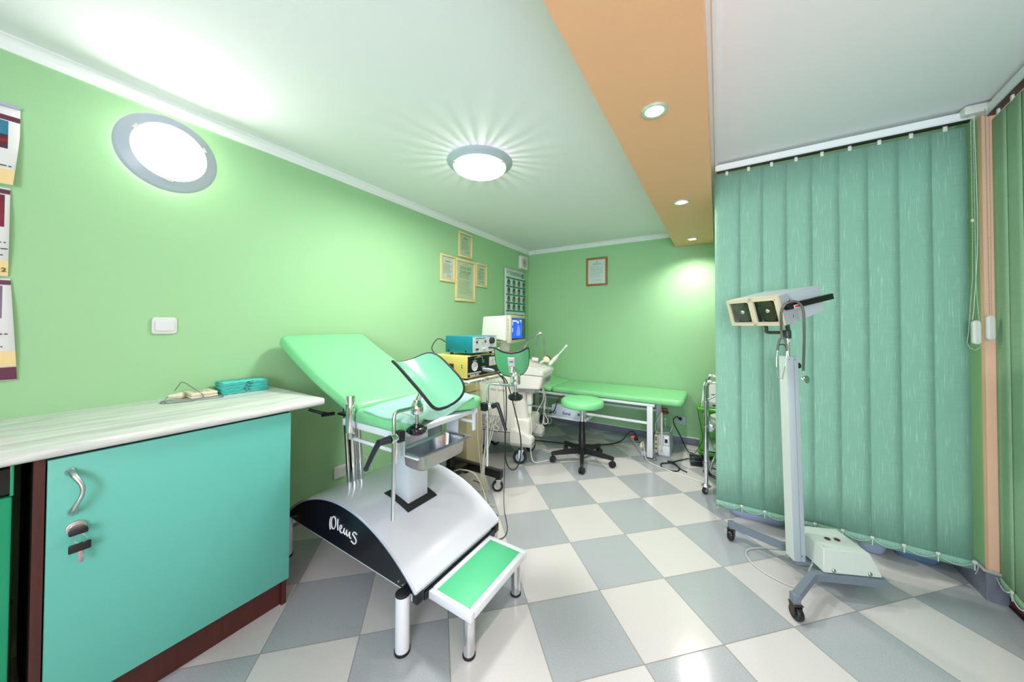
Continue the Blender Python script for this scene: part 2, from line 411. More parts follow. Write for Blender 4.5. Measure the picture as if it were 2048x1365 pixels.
# beam
m = MB().bb((-.368,YF,2.0),(-.030,YB,2.23)); solo('trim_1', m, beam_m, 'orange boxed ceiling beam with recessed spotlights', kind='structure', flat=True)
m = MB(); m.loft([(-.03,YF,zc(YF)),(0.0,YF,zc(YF)),(0.0,YF,zc(YF)-.012),(-.012,YF,zc(YF)-.012),(-.016,YF,zc(YF)-.006),(-.03,YF,zc(YF)-.006)],[(-.03,YB,zc(YB)),(0.0,YB,zc(YB)),(0.0,YB,zc(YB)-.012),(-.012,YB,zc(YB)-.012),(-.016,YB,zc(YB)-.006),(-.03,YB,zc(YB)-.006)])
solo('trim_2', m, trim_m, 'thin white moulding beside the orange beam', kind='structure')
prof = [(0,0),(.036,0),(.036,.007),(.028,.010),(.020,.018),(.016,.032),(.010,.036),(.008,.048),(0,.048)]
m = MB(); m.loft([(wl(YF)+d,YF,zc(YF)-h) for d,h in prof],[(wl(YB)+d,YB,zc(YB)-h) for d,h in prof]); solo('trim_3', m, trim_m, 'white cornice along the left wall', kind='structure')
m = MB(); m.loft([(-2.1,YB-d,zc(YB)-h) for d,h in prof],[(-.368,YB-d,zc(YB)-h) for d,h in prof]); solo('trim_4', m, trim_m, 'white cornice along the back wall', kind='structure')
for nm, a, b in (('baseboard_back',(-2.1,YB-.012,0),(.995,YB,.07)),('baseboard_right',(.983,2.36,0),(.995,YB,.13)),('baseboard_left',(-2.1,.86,0),(-2.098,YB,.10))):
    mm = MB().bb(a,b,.002)
    if nm == 'baseboard_left': mm = MB(); mm.loft([(wl(.86)-.01,.86,0),(wl(.86)+.012,.86,0),(wl(.86)+.012,.86,.09),(wl(.86)-.01,.86,.09)],[(wl(YB)-.01,YB,0),(wl(YB)+.012,YB,0),(wl(YB)+.012,YB,.09),(wl(YB)-.01,YB,.09)])
    solo(nm, mm, base_tile, 'grey tile skirting', kind='structure')
m = MB(); poly = [(.983,2.36),(.983,2.325),(1.022,2.318),(1.05,2.325),(1.05,2.36)]
m.prism(poly[::-1], Matrix.Identity(4), .125); solo('baseboard_pier', m, base_tile, 'grey tile skirting round the salmon pier', kind='structure')
m = MB(); m.tube([(.98,2.5,.127),(.98,2.325,.127),(1.022,2.316,.127),(1.052,2.325,.127)], .007, 8, 0)
solo('trim_5', m, grey_pl, 'rounded grey top edge of the pier skirting', kind='structure')
m = MB().bb((-2.08,YB-.014,.07),(.98,YB,.076)); solo('trim_6', m, trim_m, 'thin white line above the back skirting', kind='structure')

# ================================================================== LIGHT FITTINGS
def round_lamp(name, label, cat_grp, loc, rot, R, power, fins, gi=.80, gh=.045):
    t = Thing(name, label, 'lamp', loc, 0)
    t.o.rotation_euler = rot
    def P(n, mb, m, **k): return t.part(n, mb, m, **k)
    P('mounting_plate', MB().cyl((0,0,0),(0,0,.012),R*.62,seg=40), white_pl)
    prof = [(R*(gi-.04),.058),(R*gi,.052),(R*.93,.040),(R*.99,.030),(R,.026),(R*.985,.022),(R*.92,.032),(R*(gi-.02),.046)]
    P('rim_ring', MB().lathe(prof,(0,0,0),seg=72,closed=True), mat('frosted_grey_rim',(176,188,200),.35,var=.01))
    g = MB(); n=10; pr=[(R*gi,.045)]+[(R*gi*cos(pi/2*k/n), .052+gh*sin(pi/2*k/n)) for k in range(n)]+[(.002,.052+gh)]
    g.lathe(pr,(0,0,0),seg=56)
    P('glass_dome', g, MATS['lamp_glow'])
    P('glow_block_disc', MB().cyl((0,0,.040),(0,0,.0445),R*(gi+.005),seg=48), white_pl)  # unseen opaque disc added to stop the dome's glow leaking backwards
    for k in range(3):
        a = 2*pi*k/3+.5; c = MB(); c.prism([(-.012,R*(gi+.05)),(.012,R*(gi+.05)),(.004,R*(gi-.06)),(-.004,R*(gi-.06))], rotz(a)@Matrix.Translation((0,0,.052)), .008)
        P('clip', c, white_pl)
    if fins:
        f = MB()
        for k in range(26):
            a = 2*pi*(k+.3*random.random())/26; f.box((R*.72*cos(a),R*.72*sin(a),.019),(R*.12,R*.060,.036),0,(0,0,a+.2))
        P('standoff_ribs', f, white_pl)
    return t
gm = mat('lamp_glow',(255,250,235),.4,emit=2.2,emit_rgb=(255,248,232),var=0)
zl = zc(1.6)
ceil_lamp = round_lamp('ceiling_lamp','round flush ceiling lamp with glowing glass dome and grey rim', None, (-1.20,1.55,zl), (pi,0,0), .195, 0, True)
wall_lamp = round_lamp('wall_lamp','round wall lamp with grey rim glowing high on the left wall', None, (wl(.43),.43,1.955), (0,pi/2,0), .168, 0, False, .73, .03)
lamp('ceiling_lamp_bulb','POINT',(-1.20,1.55,zl-.034),6.5,(1,.95,.86),.012).parent=None
lamp('wall_lamp_bulb','POINT',(wl(.43)+.034,.43,1.955),9,(1,.95,.84),.02)
lamp('ceiling_lamp_down','AREA',(-1.20,1.55,zl-.105),27,(1,.98,.94),.26,(0,0,0))
lamp('wall_lamp_out','AREA',(wl(.43)+.105,.43,1.955),3.2,(1,.98,.93),.22,(0,radians(-90),0))

spot_m = mat('spot_glow',(255,246,236),.4,emit=30,emit_rgb=(255,240,228),var=0)
ring_m = mat('spot_ring',(214,224,220),.2,.6,var=0)
SP = [(.25,'nearest'),(1.324,'largest in view'),(2.40,'middle'),(3.47,'farthest')]
first = None
for i,(y,w) in enumerate(SP):
    lab = ['recessed spotlight in the orange beam above the viewer','recessed round spotlight nearest the viewer in the orange beam','recessed round spotlight in the middle of the three on the orange beam','recessed round spotlight at the far end of the orange beam by the back wall'][i]
    if i == 0:
        t = Thing('recessed_spotlight', lab, 'spotlight', (-.20,y,2.0), 0, 'spotlights in the orange beam')
        t.part('trim_ring', MB().lathe([(.030,-.001),(.033,-.006),(.042,-.007),(.047,-.002),(.047,.0),(.030,.0)],(0,0,0),seg=40), ring_m)
        t.part('bulb_face', MB().cyl((0,0,-.004),(0,0,-.0005),.030,seg=32), spot_m)
        first = t
    else: dup(first.o, (-.20,y,2.0), None, lab)
    lamp('spotlight_beam','SPOT',(-.20,y,1.985),[10,20,28,60][i],(1,.93,.87),.03,(0,0,0),cone=radians(145),blend=1.0)

# ================================================================== COUNTER SIDE
XF = -1.53
m = MB(); prof = [(wl(0)-.02,.85),(XF-.012,.85),(XF-.004,.847),(XF,.838),(XF-.001,.828),(XF-.006,.822),(XF-.02,.820),(wl(0)-.02,.820)]
m.loft([(min(x,9) if x>-2 else wl(-.9)+.001,-.9,z) for x,z in prof],[(x if x>-2 else wl(.83)+.001,.83,z) for x,z in prof])
solo('countertop', m, marble_m, 'grey veined marble look worktop with rounded front edge along the left wall', 'worktop', ang=50)
cab = Thing('base_cabinet','turquoise door cabinet with dark mahogany frame under the marble worktop','cabinet',(-1.85,.395,0))
c = MB(); c.bb((-2.09,.075,0),(-1.5705,.093,.817)); lp_ = cab.part('side_panel', c, mat('shaded_laminate',(34,20,22),.5), world=True)  # panel coloured darker than the mahogany to stand for shade in the gap
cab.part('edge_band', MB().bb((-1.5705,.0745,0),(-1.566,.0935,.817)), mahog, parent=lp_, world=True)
c = MB(); c.bb((-2.09,.680,0),(-1.569,.698,.817)); cab.part('side_panel', c, mahog, world=True)
c = MB(); c.bb((-2.09,.094,.11),(-1.59,.679,.126)); c.bb((-2.09,.094,.795),(-1.59,.679,.815)); c.bb((-2.09,.094,.127),(-2.08,.679,.794)); cab.part('carcass', c, mahog, world=True)
c = MB(); c.bb((-1.600,.094,.0),(-1.582,.679,.108)); cab.part('plinth', c, mahog, world=True)
door = cab.part('door', MB().bb((-1.567,.096,.112),(-1.549,.699,.812),.0015), teal_door, world=True)
# wavy satin handle
c = MB()
pts = [(-1.546,.132,.772),(-1.522,.139,.760),(-1.512,.150,.735),(-1.510,.151,.712),(-1.512,.144,.690),(-1.520,.136,.668),(-1.546,.139,.655)]
c.tube(pts, lambda t: .0085-.0035*sin(pi*t), 12, 6)
c.sph((-1.546,.133,.770),.010,(.5,1,1.2)); c.sph((-1.546,.139,.657),.010,(.5,1,1.2))
cab.part('handle', c, alu, parent=door, world=True)
c = MB(); c.cyl((-1.549,.145,.609),(-1.541,.145,.609),.019,seg=28,bev=.002); c.cyl((-1.541,.145,.609),(-1.537,.145,.609),.012)
cab.part('lock', c, alu, parent=door, world=True)
k = Thing('cabinet_key','small black headed key in the cabinet lock with a spare hanging on its ring','key',(-1.532,.145,.609))
c = MB(); c.box((-1.526,.147,.604),(.022,.034,.013),.003); k.part('key_head', c, black_pl, world=True)
c = MB(); c.tube([(-1.520,.150,.600),(-1.514,.160,.585),(-1.520,.156,.570),(-1.524,.143,.575),(-1.522,.140,.592)],.0011,6,5,True); k.part('key_ring', c, chrome, world=True)
c = MB(); c.box((-1.522,.150,.560),(.006,.040,.024),.003); k.part('spare_key_head', c, black_pl, world=True)
c = MB(); c.box((-1.522,.152,.533),(.002,.010,.034),.0008); c.box((-1.522,.1575,.526),(.002,.004,.004)); c.box((-1.522,.1575,.534),(.002,.003,.004)); k.part('spare_key_blade', c, steel, world=True)

fr = Thing('undercounter_fridge','emerald green fronted small appliance with a black top panel under the worktop','fridge',(-1.85,-.22,0))
fr.part('body', MB().bb((-2.06,-.50,.06),(-1.625,.040,.80),.004), dark_hole, world=True)
fr.part('door', MB().bb((-1.624,-.50,.055),(-1.60,.046,.725),.006), green_lac, world=True)
cp_ = fr.part('control_panel', MB().bb((-1.624,-.50,.732),(-1.602,.043,.800),.003), black_pl, world=True)
fr.part('frame_edge', MB().bb((-1.626,.041,.726),(-1.600,.047,.806),.001), green_lac, world=True)
fr.part('knob', MB().sph((-1.600,.016,.762),.007,(.5,1.4,.9)), chrome, parent=cp_, world=True)
fr.part('foot', MB().cyl((-1.65,0.0,0),(-1.65,0.0,.056),.015), black_pl, world=True)
m = MB(); m.prism([(0,0),(.10,0),(.055,.30),(.02,.30)], frame((-1.95,.058,.0),(1,0,0),(0,0,1)), .012)
solo('wooden_offcut', m, mahog, 'brown wooden board leaning in the dark gap beside the cabinet', 'board')

# leaflets
for i in range(12):
    z = .8505+i*.0047; dx = .0018*sin(i*2.1); dy = .002*cos(i*1.7)
    c = MB(); x0,x1,y0,y1 = -2.105,-1.985,.604,.785
    V = lambda u,v,w: (x0+(x1-x0)*u+dx, y0+(y1-y0)*v+dy, z+w)
    c.grid(lambda u,v: Vector(V(u,v,.0020+.0015*sin(v*34+i*.8))), 1, 24)
    o = solo('folded_leaflet', c, mat('turquoise_leaflet',(84,206,196),.6,var=.03), ('topmost' if i==11 else 'one')+' of the turquoise folded leaflets stacked on the worktop' if i in (11,) else 'turquoise folded leaflet inside the neat stack on the worktop', 'leaflet', 'turquoise leaflets stacked on the worktop', solid=.0024)
m = MB()
rr = random.Random(3)
for i in range(16):
    y = .690+.012*sin(i*1.3)+i*.0012; z = .860+.003*i
    m.box((-1.9825,y,z),(.001,.006+.006*rr.random(),.0024))
m.text('DIAGNOSTYKA',.012,frame((-2.045,.70,.9092),(0,1,0),(-1,0,0)),.0001)
solo('leaflet_print', m, ink_m, 'dark printed branch motif and lettering on the turquoise leaflet stack', 'print', flat=True)

dv = Thing('fetal_doppler','cream handheld doppler unit with dark cord loop on the worktop','medical device',(-2.03,.56,.85))
c = MB(); c.bb((-2.112,.492,.8515),(-1.995,.586,.862),.004); dv.part('lower_case', c, cream_pl, world=True)
c = MB(); c.bb((-2.111,.493,.8625),(-1.996,.585,.876),.004); uc = dv.part('upper_case', c, cream_pl, world=True)
c = MB(); c.bb((-2.09,.51,.8755),(-2.068,.555,.8767)); dv.part('display', c, mat('lcd_olive',(150,156,120),.3), parent=uc, world=True)
c = MB(); [c.bb((-2.05+.012*i,.51+.02*j,.8756),(-2.043+.012*i,.522+.02*j,.8772),.0006) for i in range(3) for j in range(3)]
dv.part('keypad', c, grey_pl, parent=uc, world=True)
c = MB(); c.lathe([(.006,0),(.009,.010),(.010,.02),(.012,.028),(.0145,.031),(.0150,.044),(.013,.046)], (-2.065,.434,.8655),(.25,.96,.02),seg=24); prb = dv.part('probe', c, cream_pl, world=True)
c = MB(); c.cyl((-2.0538,.4783,.866),(-2.0525,.4832,.8662),.0138,seg=24); dv.part('transducer_face', c, mat('dusky_face',(196,176,140),.5), parent=prb, world=True)
c = MB(); c.tube([(-2.065,.434,.8655),(-2.04,.418,.857),(-2.0,.412,.8525),(-1.97,.43,.8525),(-1.952,.50,.8525),(-1.935,.56,.8525),(-1.945,.59,.8525),(-1.975,.585,.8525),(-1.985,.52,.8525),(-2.0,.45,.8525),(-2.035,.43,.8525),(-2.03,.405,.8525),(-1.99,.40,.8525),(-1.96,.44,.8525),(-1.945,.49,.8525)],.0016,6,6)
dv.part('cable', c, mat('grey_cord',(110,118,120),.5), world=True)
c = MB(); c.tube([(-1.99,.530,.8535),(-1.992,.530,.866),(-2.01,.515,.885),(-2.05,.478,.925),(-2.062,.466,.910),(-2.07,.455,.888)],.002,6,4)
dv.part('cord_loop', c, mat('grey_cord',(110,118,120),.5), world=True)

# ================================================================== LEFT WALL THINGS
sw = Thing('light_switch','white rocker light switch on the left wall above the worktop','light switch',(wl(.43),.43,1.18))
c = MB(); c.pillow(rrect(-.041,-.038,.041,.038,.012),0,.011,.006,frame((0,0,0),(0,1,0),(0,0,1))); sw.part('plate', c, white_pl)
c = MB(); c.pillow(rrect(-.031,-.024,.031,.024,.008),.008,.0165,.003,frame((0,0,0),(0,1,0),(0,0,1))); sw.part('rocker', c, mat('rocker_white',(214,216,222),.35))
so = Thing('wall_socket','white wall socket low on the left wall behind the examination chair','socket',(wl(1.25),1.25,.22))
c = MB(); c.pillow(rrect(-.04,-.04,.04,.04,.01),0,.010,.005,frame((0,0,0),(0,1,0),(0,0,1))); so.part('plate', c, white_pl)
c = MB(); c.lathe([(.020,.006),(.020,.010),(.024,.0112),(.026,.010),(.026,.006)],(0,0,0),(1,0,0)); so.part('outlet_ring', c, white_pl)
c = MB(); c.tube([(wl(1.3)+.02,1.27,.24),(wl(1.3)+.03,1.33,.30),(wl(1.4)+.03,1.42,.27),(wl(1.45)+.03,1.47,.16),(wl(1.47)+.03,1.47,.006)],.003,6,6)
so.part('socket_cord', c, cord_white, world=True)

def textlines(mb, M, x0, x1, y0, y1, n, h=.0028, seed=0, ragged=True):
    r = random.Random(seed)
    for i in range(n):
        y = y1+(y0-y1)*(i+.5)/n; x = x0
        end = x1-(x1-x0)*(.35*r.random() if ragged else 0)
        while x < end:
            w = .006+.016*r.random(); w = min(w, end-x)
            mb.quad(*[M@Vector(p) for p in ((x,y,0),(x+w,y,0),(x+w,y+h,0),(x,y+h,0))]); x += w+.004
def framed(name, label, M, w, h, fw, mf, mp, seed, dyplom=None, emblem=False, group=None, hook=True):
    o = M.translation
    t = Thing(name, label, 'picture frame', o, 0, group); t.M = Matrix.Translation(o); t.I = t.M.inverted()
    f = MB()
    for (x0,y0,x1,y1) in ((-w/2,-h/2,w/2,-h/2+fw),(-w/2,h/2-fw,w/2,h/2),(-w/2,-h/2+fw,-w/2+fw,h/2-fw),(w/2-fw,-h/2+fw,w/2,h/2-fw)):
        b = MB().bb((x0,y0,0),(x1,y1,.018),.003); b.bm.transform(M); f.bm.from_mesh(_tm(b))
    fo = t.part('frame', f, mf, world=True)
    p = MB().bb((-w/2+fw,-h/2+fw,.004),(w/2-fw,h/2-fw,.008)); p.bm.transform(M); t.part('document', p, mp, world=True)
    tx = MB(); T = M @ Matrix.Translation((0,0,.0087)); a = w/2-fw-.015; bb_ = h/2-fw-.015
    if dyplom:
        textlines(tx,T,-a*.4,a*.4,bb_*.90,bb_*.96,1,seed=seed); textlines(tx,T,-a*.75,a*.85,bb_*.62,bb_*.82,3,.004,seed,False)
        tx.text(dyplom, .042, T@Matrix.Translation((0,bb_*.46,0)), .0002, sx=.95)
        textlines(tx,T,-a*.95,a*.95,bb_*.1,bb_*.36,4,seed=seed+2); textlines(tx,T,-a*.9,a*.9,-bb_*.75,0,9,.002,seed+5)
        tx.tube([T@Vector((-a*.8+.02*k,-bb_*.80+.006*sin(k*2.3),0)) for k in range(7)],.0008,4,4); tx.tube([T@Vector((a*.3+.018*k,-bb_*.83+.007*sin(k*2.9),0)) for k in range(5)],.0008,4,4)
    else:
        textlines(tx,T,-a*.5,a*.6,bb_*.62,bb_*.74,2,.004,seed,False); textlines(tx,T,-a*.9,a*.9,-bb_*.55,bb_*.5,11,.0022,seed+1); textlines(tx,T,-a*.1,a*.9,-bb_*.9,-bb_*.7,2,seed=seed+3)
        if emblem: tx.lathe([(.007,0),(.010,0),(.010,.0003),(.007,.0003)],T@Vector((0,bb_*.9,0)),(T.to_3x3()@Vector((0,0,1))),closed=True); 
    t.part('printing', tx, ink_m if mf is not brown_frame else mat('ink_grey',(120,128,130),.8), world=True, flat=True)
    g = MB().bb((-w/2+fw,-h/2+fw,.010),(w/2-fw,h/2-fw,.0112)); g.bm.transform(M); t.part('glass_pane', g, glass_m, world=True)
    if hook:
        hk = MB(); c0 = M@Vector((0,h/2+.006,.004)); ax = (M.to_3x3()@Vector((0,0,1))); hk.lathe([(.004,-.0006),(.0055,-.0006),(.0055,.0006),(.004,.0006)],c0,ax,closed=True,seg=14); t.part('hanging_ring', hk, alu, world=True)
    return t
def _tm(b):
    me = bpy.data.meshes.new('t'); b.bm.to_mesh(me); b.bm.free(); return me
ML = lambda y,z: frame((wl(y)+.001,y,z),(0,1,0),(0,0,1))
diploma_paper = mat('diploma_paper',(206,218,188),.6,var=.02)
G = 'gold framed certificates in a cross on the left wall'
framed('framed_certificate','gold framed certificate at the top of the cross of four frames',ML(2.49,1.972),.205,.245,.020,gold_m,diploma_paper,11,emblem=True,group=G)
framed('framed_certificate','gold framed pale certificate on the left arm of the cross of frames',ML(2.243,1.711),.192,.248,.020,gold_m,mat('pale_paper',(222,224,210),.6),21,group=G)
framed('framed_diploma','largest gold framed diploma in the centre and foot of the cross of frames',ML(2.495,1.626),.295,.408,.024,gold_m,diploma_paper,31,dyplom='DYPLOM',group=G)
framed('framed_certificate','gold framed certificate on the right arm of the cross of frames',ML(2.745,1.711),.190,.245,.020,gold_m,diploma_paper,41,group=G)
framed('framed_certificate','brown wood framed certificate alone on the back wall',frame((-1.192,YB-.001,1.818),(1,0,0),(0,0,1)),.248,.325,.021,brown_frame,mat('white_paper',(224,230,232),.5),51,emblem=True)

fan = Thing('exhaust_fan','small square white wall ventilator in the upper corner','ventilator',(wl(3.58),3.58,1.977))
Mf = frame((0,0,0),(0,1,0),(0,0,1))
c = MB(); c.pillow(rrect(-.088,-.082,.088,.082,.015),0,.045,.012,Mf); fan.part('housing', c, white_pl)
c = MB()
for k in range(3): c.lathe([(.022+.014*k,.046),(.024+.014*k,.0475),(.029+.014*k,.0475),(.031+.014*k,.046)],(0,0,0),(1,0,0),closed=True)
for k in range(6): c.box((.046,.036*cos(k*pi/3),.036*sin(k*pi/3)),(.003,.056,.004),0,(k*pi/3,0,0))
g_ = MB().cyl((.0452,0,0),(.0458,0,0),.060,seg=32); fan.part('opening', g_, dark_hole)
fan.part('grille', c, white_pl)

ch = Thing('hand_chart_poster','glossy anatomical chart with rows of hand drawings beside the corner','poster',(wl(3.43),3.43,1.57))
Mc = Matrix.Identity(4); Mc = frame((.004,0,0),(0,1,0),(0,0,1))
c = MB(); c.grid(lambda u,v: Mc@Vector((-.245+.49*u,-.31+.61*v,.003+.006*sin(u*3.1)*(1-v))),10,10)
pp = ch.part('sheet', c, mat('poster_paper',(206,226,218),.3,var=.01), solid=.001)
c = MB(); c.cyl((.006,-.25,.302),(.006,.25,.302),.004,seg=8); ch.part('hanging_strip', c, alu)
c = MB()
for z in (.175,.075,-.022,-.12,-.215): c.quad(*[Mc@Vector(p) for p in ((-.225,z,.0105),(.235,z,.0105),(.235,z+.016,.0105),(-.225,z+.016,.0105))])
ch.part('green_bands', c, mat('chart_green',(30,134,104),.5), flat=True)
c = MB(); r = random.Random(5)
for j,z in enumerate((.125,.028,-.07,-.165)):
    for i in range(4):
        cx_ = -.165+.117*i
        c = MB(); c.prism([(cx_+.030*cos(a)*(1+.15*r.random()),z+.030*sin(a)*(1+.15*r.random())) for a in [k*pi/6 for k in range(12)]], Mc@Matrix.Translation((0,0,.0102)), .0004)
        for f_ in range(4): c.prism([(cx_-.024+.014*f_,z+.01),(cx_-.015+.014*f_,z+.01),(cx_-.014+.012*f_,z+.044),(cx_-.021+.012*f_,z+.044)], Mc@Matrix.Translation((0,0,.0102)), .0004)
        ch.part('hand_drawing', c, mat('drawing_grey',(112,126,116),.7,var=.45,vscale=90), flat=True)
c = MB(); c.prism([(.16+.030*cos(a),.238+.030*sin(a)) for a in [k*pi/6 for k in range(12)]], Mc@Matrix.Translation((0,0,.0102)), .0004)
ch.part('hand_drawing', c, mat('drawing_grey',(112,126,116),.7,var=.45,vscale=90), flat=True)
c = MB(); textlines(c, Mc@Matrix.Translation((0,0,.0108)), -.14,.12,.215,.265,3,.006,8,False); textlines(c, Mc@Matrix.Translation((0,0,.0108)), -.2,.2,-.275,-.245,1,.010,9,False)
ch.part('caption_text', c, ink_m, flat=True)
c = MB(); c.quad(*[Mc@Vector(p) for p in ((-.21,.238,.0106),(-.16,.238,.0106),(-.16,.262,.0106),(-.21,.262,.0106))]); ch.part('emblem', c, mat('emblem_gold',(210,180,60),.5), flat=True)

# hanging planner at the picture's left edge
pl = Thing('wall_planner','tall hanging three part planner with photographs and plum bands at the left edge','calendar',(wl(-.12),-.12,1.47))
maroon = mat('plum_print',(96,44,70),.5,var=.02)
sheet_m = mat('planner_paper',(220,220,226),.45,var=.02); cream_band = mat('cream_band',(232,206,150),.5,var=.02)
def plz(yr, z, curl=0, off=0): return Vector((wl(yr)+.006+off+curl, yr, z))
for n,(z1,z0,yr,colr,dark) in enumerate(((1.955,1.672,.056,(40,120,150),(150,30,30)),(1.664,1.352,.040,(120,24,50),(60,10,30)),(1.345,.985,.060,(120,100,130),(90,70,100)))):
    y0 = -.30
    yr_at = (lambda z,n=n,yr=yr: (.056-.012*max(0,(1.86-z)/.19)**1.2) if n==0 else (.040+.0*(z)) if n==1 else .045+.018*(1.345-z)/.36)
    cz = lambda v: .018*sin(pi*v)
    S = MB().grid(lambda u,v: plz(y0+(yr_at(z0+(z1-z0)*v)-y0)*u, z0+(z1-z0)*v, (.022*(1-v) if n==0 else .012*sin(pi*v))), 8, 14)
    sh = pl.part('sheet', S, sheet_m, world=True, solid=.001)
    def strip(za,zb,yb0,yb1,m_,nm,par=sh):
        q = MB().grid(lambda u,v: plz(yb0+((yb1 if yb1 is not None else yr_at(za+(zb-za)*v))-yb0)*u, za+(zb-za)*v, (.022*(1-(za+(zb-za)*v-z0)/(z1-z0)) if n==0 else .012*sin(pi*(za+(zb-za)*v-z0)/(z1-z0))), .0012), 4, 6)
        pl.part(nm, q, m_, parent=par, world=True, flat=True)
    if n==0: strip(z1-.052,z1-.034,y0,None,maroon,'plum_band'); strip(z1-.155,z1-.055,y0,.033,mat('photo_teal',colr,.4,var=.5,vscale=14),'photograph'); strip(z1-.155,z1-.105,-.05,.0325,mat('photo_red',dark,.4,var=.5,vscale=20),'photograph_detail')
    else: strip(z1-.022,z1-.006,y0,None,maroon,'plum_band'); strip(z1-.140,z1-.026,y0,.030,mat('photo_%d'%n,colr,.4,var=.6,vscale=18),'photograph')
    strip(z0+(.05 if n==2 else 0)+.002,z0+.055+(.05 if n==2 else 0),y0,None,cream_band,'cream_band')
    if n==2: strip(z0+.004,z0+.048,y0,None,maroon,'footer_band')
    tx = MB()
    for i in range(3): textlines(tx, Matrix(((0,0,1,wl(0)+.020+(.006 if n==0 else .004)),(1,0,0,0),(0,1,0,0),(0,0,0,1))), -.06,.046,z1-.20-.022*i,z1-.194-.022*i,1,.004,n*7+i)
    tx.text('2',.020,Matrix(((0,0,1,wl(0)+(.024 if n==0 else .0135)),(1,0,0,.031),(0,1,0,z0+.022+(.05 if n==2 else 0)),(0,0,0,1))),.0003,bold=.0004)
    pl.part('printing', tx, ink_m, parent=sh, world=True, flat=True)
c = MB(); c.cyl((wl(0)+.008,-.31,1.957),(wl(0)+.008,.057,1.957),.005,seg=10); pl.part('hanging_bar', c, mat('lilac_bar',(176,178,210),.4), world=True)

# ================================================================== EXAMINATION CHAIR
EC = Thing('examination_chair','mint green gynaecological examination chair on an arched white base','examination chair',(-1.40,1.10,0))
def ec(n, mb, m, parent=None, label=None, **k): return EC.part(n, mb, m, parent=parent, label=label, world=True, **k)
XA, XC, XB = -1.88, -1.395, -.925; ZR0, ZR1 = .205, .408
def archz(x):
    # circular arc through the three points
    c = (XB-XA)/2; h = ZR1-.225; Rr = (c*c+h*h)/(2*h); xm = (XA+XB)/2
    return ZR1-Rr+sqrt(max(0,Rr*Rr-(x-xm)**2))
NA = 36; xs = [XA+(XB-XA)*i/NA for i in range(NA+1)]
Y0, Y1 = .835, 1.365
c = MB(); c.loft([(x,Y0,archz(x)) for x in xs]+[(x,Y0,archz(x)-.010) for x in reversed(xs)],[(x,Y1,archz(x)) for x in xs]+[(x,Y1,archz(x)-.010) for x in reversed(xs)]); ec('arched_cover', c, mat('arch_white',(206,210,222),.28,coat=.3,var=.01), ang=20)
pan = None
for s,(ya,yb) in enumerate(((Y0+.004,Y0+.012),(Y1-.012,Y1-.004))):
    c = MB(); c.loft([(x,ya,archz(x)-.011) for x in xs[1:-1]]+[(XB-.015,ya,ZR0),(XA+.015,ya,ZR0)],[(x,yb,archz(x)-.011) for x in xs[1:-1]]+[(XB-.015,yb,ZR0),(XA+.015,yb,ZR0)])
    p = ec('side_panel', c, navy_panel, flat=True, label='glossy black arched side panel')
    if s == 0: pan = p
    c = MB(); c.tube([(x,(Y0-.001 if s==0 else Y1+.001),archz(x)-.006) for x in xs],.0055,8,0); ec('edge_trim', c, mat('edge_lilac',(190,196,216),.25,.3))
# white signature lettering on the panel
def stroke(P, r=.0026):
    mb_.tube([(-1.486+u*.205, Y0+.002, .262+v*.070) for u,v in P], r, 6, 5)
mb_ = MB()
stroke([(.03,.86),(-.005,.62),(-.01,.32),(.01,.06)]); mb_.tube([(-1.486+(.135+.085*cos(a)+.02*sin(a))*.205, Y0+.002, .262+(.60+.40*sin(a))*.070) for a in [k*pi/6 for k in range(12)]], .0026, 6, 3, closed=True)
stroke([(.30,.98),(.29,.6),(.30,.28)]); stroke([(.38,.42),(.44,.56),(.43,.70),(.38,.62),(.38,.34),(.44,.25),(.50,.34)])
stroke([(.50,.34),(.54,.62),(.53,.36),(.58,.30),(.63,.60),(.62,.36),(.67,.28),(.73,.58),(.73,.30),(.78,.24)])
stroke([(.98,.68),(.90,.74),(.84,.58),(.92,.42),(.96,.24),(.90,.04),(.78,.10)])
ec('signature_lettering', mb_, mat('signature_white',(236,240,250),.4), parent=pan)
c = MB(); [c.cyl((x,Y0+.004,z),(x,Y0-.001,z),.004,seg=12) for x,z in ((-1.02,.226),(-.995,.222),(-1.80,.226))]; ec('panel_screw', c, chrome, parent=pan)
# legs
for (x,y) in ((-.98,.822),(-1.885,.838),(-.98,1.392),(-1.885,1.378)):
    h = .205; lg = ec('leg', MB().cyl((x,y,.008),(x,y,h),.0255,seg=32), white_metal)
    ec('foot_ring', MB().cyl((x,y,0),(x,y,.009),.0285,seg=32), black_rub, parent=lg)
    ec('leg_cap', MB().cyl((x,y,h),(x,y,h+.006),.0265,seg=32,bev=.002), black_rub, parent=lg)
c = MB()
for x in (-.965,-1.865):
    c.bb((x-.012,.85,.165),(x+.012,1.365,.20),.002)
for y in (.86,1.335): c.bb((-1.86,y,.175),(-.97,y+.02,.20),.002)
ec('base_frame', c, white_metal)
for y in (.853,1.345): ec('black_bracket', MB().bb((-.952,y-.012,.172),(-.925,y+.018,.212),.003), black_pl)
